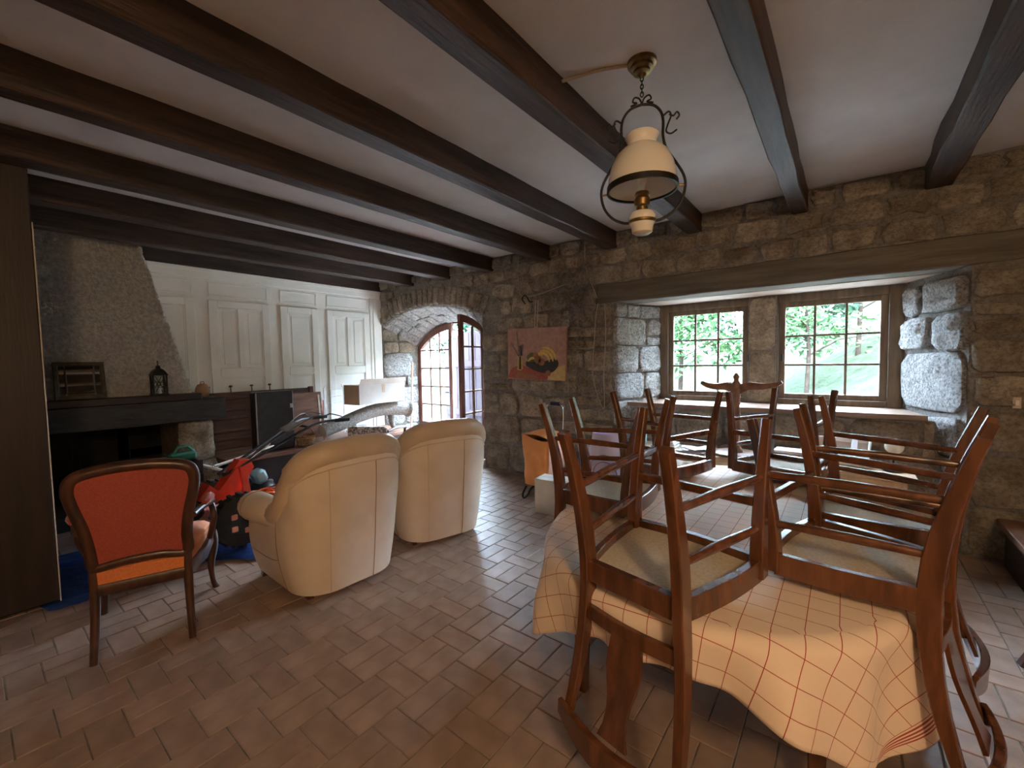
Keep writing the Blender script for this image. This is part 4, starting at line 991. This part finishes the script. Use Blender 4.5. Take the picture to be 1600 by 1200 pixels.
MB().tube([(0, -.28, 0), (0, -.1, .012), (0, .28, .004)], [.012, .026, .014], 8).build('canopy', 'navy', um, 60)
MB().tube(spline([(.03, 0, 0), (.08, .01, -.05), (.06, .05, -.12), (.09, .10, -.06), (.03, .14, 0)], 5), .005, 5).build('strap', 'black', um)
MB().tube([(0, .27, .004), (0, .36, .004)], .008, 6).build('handle', 'black', um)

wb = thing('wicker_basket', 'small brown wicker basket standing on the low bench beside the black case', 'basket', (-5.40, 2.64, .427))
MB().lathe([(.085, 0), (.105, .05), (.115, .10), (.112, .135), (.104, .135), (.100, .05), (.08, .01)], 22).build('body', 'wicker', wb, 50)
for k in range(5): MB().tube([((.098+.005*k)*math.cos(a*.3), (.098+.005*k)*math.sin(a*.3), .025+.025*k) for a in range(21)], .006, 5, True).build('weave_band', 'wicker', wb, 60)
MB().tube([(0, .11*math.cos(a*math.pi/10), .13+.10*math.sin(a*math.pi/10)) for a in range(11)], .008, 6).build('handle', 'wicker', wb)
rs = tag(MB().tube([(-5.58, 2.98, .43), (-5.66, 3.03, .96)], [.008, .006], 7).build('red_stick', 'red_plastic'), 'thin red stick leaning upright behind the wicker basket', 'stick')

# ------------------------------------------------------------------ machines and clutter in front of the fireplace
tp = MB(); tr_ = random.Random(11)
tp.grid(lambda u, v: (lerp(-4.75, -3.72+.34*smooth01((v-.5)/.28), u)+.04*math.sin(7*v)*u, lerp(.21, 1.62, v)+.05*math.sin(6*u+1), .006+.012*abs(math.sin(9*u+4*v))*abs(math.sin(5*v+3*u))+.010*tr_.random()), 34, 34)
tag(tp.build('tarpaulin', 'blue_tarp', None, 60), 'crumpled blue tarpaulin spread on the floor under the red machine', 'tarpaulin')

mw = thing('rotary_mower', 'red walk-behind mower with black wheels and long black handlebars', 'mower', (-4.12, 1.28, .03))
def wheel(x, y):
    b = MB(); b.M = Matrix.Translation((x, y, .205)) @ Matrix.Rotation(math.pi/2, 4, 'Y')
    b.lathe([(.09, -.06), (.165, -.065), (.195, -.05), (.198, 0), (.195, .05), (.165, .065), (.09, .06)], 26); wo = b.build('wheel', 'rubber', mw, 40)
    for k in range(20):
        c = MB(); c.M = Matrix.Translation((x, y, .205)) @ Matrix.Rotation(k*2*math.pi/20, 4, 'X'); c.cbox(-.055, .055, -.014, .014, .190, .212, .004); c.build('tread_lug', 'rubber', wo)
    c = MB(); c.M = Matrix.Translation((x+.05, y, .205)) @ Matrix.Rotation(math.pi/2, 4, 'Y'); c.lathe([(.10, 0), (.095, .012), (.03, .02), (.005, .02)], 18); c.build('hub', 'black', wo, 30)
    for k in range(5):
        a = k*1.257; c = MB(); c.M = Matrix.Translation((x+.066, y+.10*math.cos(a)*.8, .205+.10*math.sin(a)*.8)); c.cbox(-.005, .006, -.022, .022, -.022, .022, .006); c.build('hub_inset', 'pink_plastic', wo)
wheel(.35, .02); wheel(-.30, .02)
MB().cbox(-.22, .24, -.16, .26, .12, .22, .03).build('deck', 'pink_plastic', mw)
b = MB(); b.M = Matrix.Translation((.08, .12, .23)) @ Matrix.Rotation(R(-8), 4, 'X'); b.cbox(-.17, .17, -.13, .17, 0, .06, .02); b.build('deck_cover', 'pink_plastic', mw)
def side_prism(poly, x0, x1, name, m):
    c = MB(); c.M = Matrix.Rotation(math.pi/2, 4, 'Z'); c.prism_y(poly, -x1, -x0); return c.build(name, m, mw)
side_prism([(-.06, .33), (.05, .28), (.13, .33), (.26, .53), (.235, .60), (.15, .61), (.05, .48)], -.10, .02, 'column_cover', 'red_plastic')
side_prism([(.12, .56), (.17, .53), (.20, .32), (.17, .20), (.13, .22), (.14, .38)], .06, .10, 'side_bracket', 'red_plastic')
side_prism([(-.17, .34), (-.05, .27), (-.01, .37), (-.08, .45)], -.13, .03, 'air_filter', 'red_plastic')
side_prism([(-.02, .40), (.10, .38), (.20, .56), (.10, .55)], .02, .06, 'shroud_rib', 'red_plastic')
MB().cbox(-.24, .02, -.32, -.12, .18, .30, .02).build('engine_block', 'black', mw)
for s in (-1, 1):
    MB().tube(spline([(-.05+s*.05, .02, .50), (-.10+s*.12, .40, .66), (-.20+s*.19, .80, .82), (-.28+s*.22, 1.02, .84), (-.30+s*.23, 1.22, .83)], 6), .013, 8).build('handlebar', 'black', mw, 60)
    MB().tube([(-.29+s*.225, 1.08, .836), (-.30+s*.23, 1.24, .83)], .019, 8).build('grip', 'rubber', mw, 60)
    MB().tube(spline([(-.27+s*.20, .95, .87), (-.28+s*.21, 1.03, .91), (-.29+s*.22, 1.16, .87)], 5), .006, 6).build('brake_lever', 'black', mw)
    MB().tube(spline([(-.02, .1, .50), (-.05+s*.02, .4, .70), (-.2+s*.15, .85, .90), (-.28+s*.2, 1.0, .87)], 6), .004, 5).build('control_cable', 'black', mw)
MB().tube([(-.37, .78, .812), (-.04, .78, .812)], .011, 8).build('crossbar', 'black', mw)
b = MB(); b.M = Matrix.Translation((-.14, .66, .82)) @ Matrix.Rotation(R(22), 4, 'X'); b.cbox(-.09, .09, -.07, .07, -.01, .012, .004); b.build('control_plate', 'grey', mw)
MB().tube([(-.02, .10, .52), (-.09, .44, .70)], .016, 8).build('steel_column', 'steel', mw)

r2 = random.Random(4); k_ = []
for i in range(150):
    a = i*.55+r2.uniform(-.2, .2); rad = .10+.10*r2.random(); k_.append((rad*math.cos(a)*1.4, rad*math.sin(a)*1.0, .014+.20*(i/150)*r2.uniform(.3, 1)))
tag(MB().tube(spline(k_, 4), .008, 5).build('cord_heap', 'cord_orange', None, 60), 'tangled heap of bright orange cord behind the leather armchair', 'cord').location = (-4.56, 1.84, 0)
b = MB(); b.grid(lambda u, v: (-5.22+.75*u+.04*math.sin(8*v), 2.14+.5*v, .01+.05*math.sin(math.pi*u)*abs(math.sin(6*v+2*u))), 20, 20)
tag(b.build('purple_rug', 'purple', None, 60), 'crumpled purple and lilac cloth on the floor behind the orange cord', 'cloth')

vc = thing('strimmer', 'black and teal garden strimmer head with white shaft lying before the bench', 'strimmer', (-5.04, 1.95, .005))
b = MB(); b.lathe([(.09, 0), (.145, .03), (.155, .10), (.12, .15), (.06, .19), (.02, .20)], 22); b.build('motor_housing', 'black', vc, 45)
b = MB(); b.M = Matrix.Translation((.03, -.01, .20)) @ Matrix.Rotation(R(18), 4, 'X'); b.cbox(-.07, .09, -.07, .06, -.02, .13, .03); b.build('hood', 'teal', vc, 40)
MB().tube([(.0, -.08, .24), (-.16, -.50, .44)], .017, 8).build('shaft', 'paper', vc, 60); MB().cbox(-.10, -.06, .10, .16, .05, .16, .01).build('guard', 'grey', vc)
sb = thing('stone_block', 'squared grey speckled stone block standing by the hearth', 'stone', (-4.95, 1.66, 0), R(8))
MB().cbox(-.09, .09, -.12, .12, 0, .35, .03).build('block', 'log', sb)
MB().cbox(-.092, .092, -.122, .122, .0, .03, .004).build('base', 'mortar', sb)

gh = thing('hedge_trimmer', 'green hedge trimmer lying on the hearth behind the red chair', 'trimmer', (-5.05, 1.10, .60))
MB().cbox(-.05, .05, .06, .28, -.05, .03, .02).build('body', 'green_plastic', gh); MB().tube([(0, .10, .02), (0, .14, .08), (0, .22, .08), (0, .26, .02)], .014, 7).build('handle', 'green_plastic', gh, 60)
MB().cbox(-.035, .035, -.34, .07, -.03, -.012, .004).build('blade_cover', 'green_plastic', gh)
st_ = thing('tool_crate', 'dark wooden crate under the green hedge trimmer in the hearth', 'crate', (-5.05, 1.05, .0))
for zz in (.02, .17, .32, .45): MB().cbox(-.16, -.145, -.34, .34, zz, zz+.10, .003).build('slat', 'dark_panel', st_); MB().cbox(.145, .16, -.34, .34, zz, zz+.10, .003).build('slat', 'dark_panel', st_)
for yy in (-.33, .33): MB().cbox(-.145, .145, yy-.01, yy+.01, .0, .54, .003).build('end_board', 'dark_panel', st_)
MB().cbox(-.145, .145, -.32, .32, .01, .03, .003).build('bottom_board', 'dark_panel', st_)
fd = thing('fire_tongs', 'slim dark iron fire tongs standing at the back of the hearth', 'tongs', (-5.75, .62, .10))
for s in (-1, 1): MB().tube([(0, s*.02, .62), (.02, s*.035, .3), (.0, s*.02, 0)], .006, 6).build('arm', 'black_iron', fd)
MB().lathe([(.012, .61), (.02, .64), (.008, .67)], 10).build('knob', 'black_iron', fd)
tl = thing('tube_bundle', 'white plastic tubes lying between stone jamb and bench', 'tubes', (-5.1, 1.55, .40))
for k in range(3): MB().tube([(-.05+.05*k, -.02, .0+.02*k), (-.22+.06*k, .62, .10+.01*k)], .011, 7).build('tube', 'paper', tl, 60)

# ------------------------------------------------------------------ by the stone wall
sk = tag(MB().tube([(-5.78, 4.60, 0.0), (-5.90, 4.78, 1.45)], .013, 8).build('broom_stick', 'peach_nylon', None, 60), 'pale pink broom stick leaning in the corner of the arched doorway', 'stick')

tr = thing('shopping_trolley', 'orange fabric shopping trolley bag on small wheels by the stone wall', 'trolley', (-2.50, 3.70, 0), R(-14))
def bag(u, v):
    a = 2*math.pi*u; w_, d_ = lerp(.175, .205, v), lerp(.12, .145, v); c_, s_ = math.cos(a), math.sin(a); k = (abs(c_)**5+abs(s_)**5)**(-1/5)
    wob = .010*math.sin(9*v+5*a)*(1-v*.5)
    return ((w_*k+wob)*c_, (d_*k+wob)*s_, lerp(.15, .66, v)+.02*math.sin(2*a)*v)
b = MB(); b.grid(bag, 44, 16, True); b.add([bag(i/44, 0) for i in range(44)], [tuple(range(44))]); b.build('bag_body', 'orange_nylon', tr, 60)
b = MB(); b.grid(lambda u, v: (lerp(.165, .208, v)+.006+.012*math.sin(math.pi*v), lerp(-.10, .12, u), lerp(.17, .60, v)), 8, 8); b.build('side_pocket', 'peach_nylon', tr, 60)
b = MB(); b.grid(lambda u, v: (lerp(-.195, .205, u), lerp(-.10, .15, v), .655+.075*math.sin(math.pi*v*.6+.4)*math.sin(math.pi*(u*.8+.1))), 14, 10); b.build('top_flap', 'orange_nylon', tr, 60)
b = MB(); b.box(-.16, .17, -.115, .12, .60, .605); b.build('bag_opening', 'black', tr)
b = MB(); b.tube(spline([(-.13, .17, .10), (-.13, .17, .6), (-.12, .19, .93), (0, .20, 1.0), (.12, .19, .93), (.13, .17, .6), (.13, .17, .10)], 6), .009, 7); b.build('frame_tube', 'steel', tr, 60)
MB().tube([(-.06, .198, .985), (.06, .198, .985)], .020, 10).build('handle_grip', 'navy', tr, 60)
for s in (-1, 1):
    b = MB(); b.M = Matrix.Translation((s*.19, .15, .085)) @ Matrix.Rotation(math.pi/2, 4, 'Y'); b.lathe([(.055, -.014), (.082, -.016), (.085, 0), (.082, .016), (.055, .014)], 24); wo = b.build('wheel', 'rubber', tr, 40)
    b = MB(); b.M = Matrix.Translation((s*.19, .15, .085)) @ Matrix.Rotation(math.pi/2, 4, 'Y'); b.lathe([(.056, -.012), (.056, .012)], 20); b.build('hub', 'grey', wo, 40)
    MB().tube(spline([(s*.11, .14, .14), (s*.11, -.05, .10), (s*.11, -.12, .03), (s*.11, -.17, .012), (s*.11, -.18, .06), (s*.11, -.13, .13)], 5), .011, 7).build('front_foot', 'rubber', tr, 60)
MB().tube([(-.20, .15, .085), (.20, .15, .085)], .008, 7).build('axle', 'black', tr)

bx_ = thing('white_box', 'plain white cardboard box on the floor beside the orange trolley', 'box', (-2.13, 3.42, 0), R(6))
MB().cbox(-.21, .21, -.09, .12, 0, .325, .003).build('body', 'white_card', bx_); MB().box(-.21, .21, .012, .018, .3255, .3265).build('lid_seam', 'cardboard', bx_)
pb = thing('plastic_bag', 'white and lilac plastic bag with brown curved stripes under the table chairs', 'bag', (-1.72, 3.62, 0), R(12))
def pbag(u, v):
    a = 2*math.pi*u; c_, s_ = math.cos(a), math.sin(a); w_ = lerp(.19, .17, v)*(1-.25*smooth01((v-.7)/.3)); return (w_*c_*(1+.06*math.sin(5*a+3*v)), .12*s_*(1+.06*math.sin(4*a)), .78*v)
b = MB(); b.grid(pbag, 36, 18, True); b.build('bag_body', 'lilac_bag', pb, 70)
for k, r_ in enumerate((.16, .11, .06)):
    b = MB(); b.sweep([(r_*math.cos(w), -.135-.004*k+abs(r_*math.cos(w))*.25, .40+r_*1.2*math.sin(w)) for w in [j*math.pi/12 for j in range(13)]], (.022, .004), (0, 1, 0), .1); b.build('printed_stripe', 'brown_print', pb)
for k in range(5): MB().sweep([(-.12+.055*k, -.134, .12), (-.10+.055*k, -.134, .24)], (.016, .004), (0, 1, 0), .1).build('printed_stripe', 'brown_print', pb)

# painting with its cord
pa = thing('painting', 'unframed still life painting of bananas and brushes hung on the stone wall', 'painting', (-2.965, 4.285, 1.53), R(0))
PW, PH = .43, .315
pa.rotation_euler = (0, R(1.5), 0)
MB().cbox(-PW, PW, -.012, .014, -PH, PH, .003).build('canvas', 'canvas_pink', pa)
def blob(name, m, pts_, y=-.0125, th=.0022, sm=4):
    c_ = spline([(x*PW, 0, z*PH) for x, z in pts_+[pts_[0]]], sm)[:-1]; n_ = len(c_)
    b = MB(); b.add([(p.x, y, p.z) for p in c_]+[(p.x, y-th, p.z) for p in c_], [tuple(range(n_)), tuple(range(n_, 2*n_))]+[(i, (i+1) % n_, n_+(i+1) % n_, n_+i) for i in range(n_)]); return b.build(name, m, pa)
blob('painted_yellow_table', 'p_ochre', [(.30, -.97), (.42, -.70), (.80, -.45), (.97, -.40), (.98, -.97)], sm=1)
blob('painted_red_cloth', 'p_red', [(-.98, -.95), (-.80, -.55), (-.45, -.45), (-.2, -.55), (.30, -.66), (.40, -.96), (-.2, -.97)], y=-.0130)
blob('painted_red_cloth', 'p_brown', [(-.72, -.92), (-.55, -.72), (-.1, -.78), (.1, -.92), (-.3, -.95)], y=-.0150)
blob('painted_basket', 'p_dark', [(-.32, -.45), (-.05, -.62), (.30, -.72), (.60, -.66), (.76, -.40), (.66, -.18), (.2, -.30), (-.28, -.28)], y=-.0140)
blob('painted_leaf', 'p_green', [(-.30, -.10), (-.15, .05), (.02, -.02), (.05, -.22), (-.2, -.32)], y=-.0160)
for x0, z0, r0, a0, a1 in ((.30, -.28, .52, .1, 1.75), (.27, -.30, .43, .05, 1.9), (.22, -.30, .34, 0, 2.1), (.13, -.26, .26, .9, 2.9), (-.05, -.45, .30, 1.1, 2.6)):
    pth = [((x0+r0*math.cos(lerp(a0, a1, k/8))*.75)*PW, -.0165-.0006*r0*10*.3, (z0+r0*math.sin(lerp(a0, a1, k/8)))*PH) for k in range(9)]
    MB().sweep(pth, [(.004, .010+.022*math.sin(math.pi*(k+.6)/9.2)) for k in range(9)], (0, 1, 0), .2).build('painted_banana', 'p_yellow', pa)
for x0, z0, r_ in ((.10, -.22, .12), (.22, -.30, .11), (.02, -.05, .09)): blob('painted_fruit', 'p_brown', [(x0+r_*math.cos(k), z0+r_*1.3*math.sin(k)) for k in [j*math.pi/4 for j in range(8)]], y=-.019)
blob('painted_fruit', 'p_brown', [(.44+.09*math.cos(j*math.pi/4), -.72+.11*math.sin(j*math.pi/4)) for j in range(8)], y=-.019)
blob('painted_jar', 'p_ochre', [(-.64, -.62), (-.62, -.10), (-.44, -.08), (-.42, -.60), (-.52, -.66)], y=-.0165, sm=1); blob('painted_jar', 'p_dark', [(-.56, -.60), (-.55, -.1), (-.50, -.1), (-.49, -.60)], y=-.0190, sm=1)
for p0, p1, w_ in (((-.56, -.08), (-.66, .86), .012), ((-.50, -.08), (-.44, .38), .030), ((-.47, -.05), (-.54, .32), .030), ((-.58, -.10), (-.80, .32), .012), ((-.80, .32), (-.86, .44), .028)):
    MB().sweep([(p0[0]*PW, -.0175, p0[1]*PH), (p1[0]*PW, -.0175, p1[1]*PH)], (.004, w_), (0, 1, 0), .1).build('painted_brush', 'p_grey', pa)
for s in (-1, 1): MB().tube([(s*.018-.01, .005, PH), (s*.018-.005, .02, PH+.33)], .004, 5).build('hanging_cord', 'cord_white', pa)
MB().tube([(-.03, .0, PH-.002), (-.01, -.012, PH+.012), (.02, 0, PH-.002)], .008, 6).build('hanger', 'cord_white', pa)

ca = tag(MB().tube(spline([(-3.22, 4.315, 2.79), (-3.235, 4.31, 2.55), (-3.22, 4.31, 2.35), (-3.19, 4.31, 2.26), (-3.10, 4.31, 2.235), (-2.9, 4.31, 2.25), (-2.55, 4.31, 2.32)], 6), .006, 6).build('wall_cable', 'wire', None, 60), 'thin cable running down the stone wall from the ceiling towards the painting', 'cable')
tag(MB().tube(spline([(-2.15, 4.31, 2.06), (-2.18, 4.31, 1.9), (-2.20, 4.305, 1.6), (-2.22, 4.305, 1.3), (-2.15, 4.305, 1.02), (-2.08, 4.30, .92), (-2.085, 4.305, 1.3), (-2.06, 4.305, 1.7), (-2.07, 4.31, 2.05)], 6), .005, 6).build('looped_cable', 'wire', None, 60), 'looped thin cable hanging on the stone wall left of the window niche', 'cable')
b = MB(); b.tube(spline([(-2.30, 4.312, 2.79), (-2.305, 4.31, 2.6), (-2.29, 4.31, 2.45), (-2.22, 4.31, 2.27), (-2.16, 4.306, 2.12)], 6), .005, 6)
tag(b.build('wall_cable', 'wire', None, 60), 'thin cable running up the stone wall to the beam above the lintel end', 'cable')
hk = tag(MB().tube(spline([(-3.05, 4.345, 2.17), (-3.05, 4.28, 2.17), (-3.06, 4.26, 2.21), (-3.10, 4.25, 2.24), (-3.14, 4.26, 2.20), (-3.10, 4.27, 2.14)], 5), .007, 6).build('iron_hook', 'black_iron', None, 60), 'black iron hook in the stone wall above the painting', 'hook')
sw = thing('light_switch', 'small beige light switch on the stone wall at the right edge', 'switch', (.905, 4.318, 1.11))
MB().cbox(-.020, .020, -.008, .012, -.038, .038, .003).build('plate', 'switch', sw); MB().cbox(-.009, .009, -.013, -.008, -.018, .018, .002).build('rocker', 'paper', sw)

# ------------------------------------------------------------------ side table with odds and ends in the window niche
sd = thing('trestle_table', 'long low pine side table standing in front of the windows', 'table', (-.62, 4.12, 0))
for y0, y1 in ((-.20, -.005), (.005, .20)): MB().cbox(-1.05, 1.02, y0, y1, .565, .60, .004).build('plank', 'pale_wood', sd)
MB().cbox(-1.0, .97, -.17, -.145, .47, .565, .004).build('apron', 'pale_wood', sd)
for sx in (-.95, .92):
    for sy in (-.15, .15): MB().cbox(sx-.025, sx+.025, sy-.025, sy+.025, 0, .565, .005).build('leg', 'pale_wood', sd)
def stack(name, lab, cat, x, y, items, rz=0, z0=.601):
    z = z0; t = thing(name, lab, cat, (x, y, z0), rz); z = 0
    for nm, w_, d_, h_, m_ in items: MB().cbox(-w_/2, w_/2, -d_/2, d_/2, z, z+h_, .003).build(nm, m_, t); z += h_
    return t
ps = thing('paper_heap', 'loose white papers heaped on the pine side table', 'papers', (-1.06, 4.02, .601))
for k in range(4):
    b = MB(); b.M = Matrix.Translation((.02*k-.03, .01*k, .004+.012*k)) @ Matrix.Rotation(.5*k-.6, 4, 'Z'); b.grid(lambda u, v: (lerp(-.12, .12, u), lerp(-.085, .085, v), .018*math.sin(3*u+k)*v), 8, 6); b.build('sheet', 'paper', ps, 60)
bks = [('flat wide grey book lying lowest under two more on the pine side table', .26, .20, .035, 'book_grey', .0), ('brown book lying in the middle of a pile on the pine side table', .24, .18, .032, 'book_brown', .06), ('thin grey book lying on top of the pile on the pine side table', .22, .17, .022, 'book_grey', -.08)]
z = .601
for lab, w_, d_, h_, m_, a_ in bks:
    t = thing('book', lab, 'book', (-.34, 4.10, z), a_, 'pile of books'); z += h_
    MB().cbox(-w_/2+.006, w_/2-.004, -d_/2+.004, d_/2-.004, .003, h_-.003, .001).build('pages', 'paper', t)
    for q in (0, h_-.003): MB().cbox(-w_/2, w_/2, -d_/2, d_/2, q, q+.003, .001).build('cover', m_, t)
    MB().cbox(-w_/2-.003, -w_/2, -d_/2, d_/2, 0, h_, .001).build('spine', m_, t)
dr_ = thing('white_tray', 'white shallow tray with a slat propped up on the side table', 'tray', (-.03, 4.14, .601), R(-6)); dr_.rotation_euler = (R(-55), 0, R(-6))
MB().cbox(-.18, .18, -.015, .0, .0, .26, .003).build('base', 'paper', dr_)
for x0, x1, z0, z1 in ((-.18, .18, 0, .018), (-.18, .18, .242, .26), (-.18, -.162, .018, .242), (.162, .18, .018, .242), (.06, .10, .02, .27)): MB().cbox(x0, x1, -.05, -.015, z0, z1, .003).build('side', 'paper', dr_)
MB().box(-.14, .05, -.0165, -.0155, .15, .16).build('slot', 'black', dr_)
gl_ = thing('desk_lamp', 'small white desk lamp with round head on the side table end', 'lamp', (.285, 4.12, .601))
MB().lathe([(.06, 0), (.06, .012), (.01, .02)], 18).build('base', 'black', gl_, 30); MB().tube([(0, 0, .015), (0, .02, .12), (0, -.02, .19)], .007, 6).build('stem', 'black', gl_)
b = MB(); b.M = Matrix.Translation((0, -.03, .19)) @ Matrix.Rotation(R(60), 4, 'X'); b.lathe([(.02, .05), (.045, .03), (.055, -.02), (.05, -.02), (.04, .02)], 18); b.build('shade', 'paper', gl_, 50)
cx_ = thing('sill_jar', 'small jar with white lid on the left end of the side table', 'jar', (-1.58, 4.10, .601))
MB().lathe([(.04, 0), (.045, .02), (.045, .12), (.03, .15)], 18).build('body', 'teal', cx_, 40); MB().lathe([(.034, .15), (.034, .175), (.03, .18)], 18).build('lid', 'paper', cx_, 40)
cr_ = thing('cloth_bundle', 'folded white cloth bundle on the left part of the side table', 'cloth', (-1.36, 4.14, .601))
for k in range(3): MB().cbox(-.12+.008*k, .12-.01*k, -.09, .09-.005*k, .022*k, .022*k+.021, .009).build('fold', 'paper', cr_)

# right edge: low wooden stair beginning, and the stool whose foot shows
sr = thing('wooden_step', 'low wooden stair step against the stone wall at the right edge', 'step', (1.25, 3.95, 0), R(0))
MB().cbox(-.42, .45, -.38, .34, .27, .32, .006).build('tread', 'brown_wood', sr); MB().cbox(-.38, -.34, -.34, .32, 0, .27, .004).build('stringer', 'dark_panel', sr); MB().cbox(-.34, .44, -.34, -.31, 0, .27, .004).build('riser', 'dark_panel', sr)
so_ = thing('wooden_stool', 'dark wooden stool whose foot shows at the right edge', 'stool', (.92, 2.98, 0))
MB().lathe([(.17, .43), (.18, .44), (.18, .465), (.17, .475)], 24).build('seat', 'dark_wood', so_, 40)
for k in range(4):
    a = R(190+90*k); MB().sweep([(.245*math.cos(a), .245*math.sin(a), 0), (.235*math.cos(a), .235*math.sin(a), .05), (.11*math.cos(a), .11*math.sin(a), .43)], [(.045, .05), (.032, .032), (.03, .03)], (-math.sin(a), math.cos(a), 0)).build('leg', 'dark_wood', so_, 40)
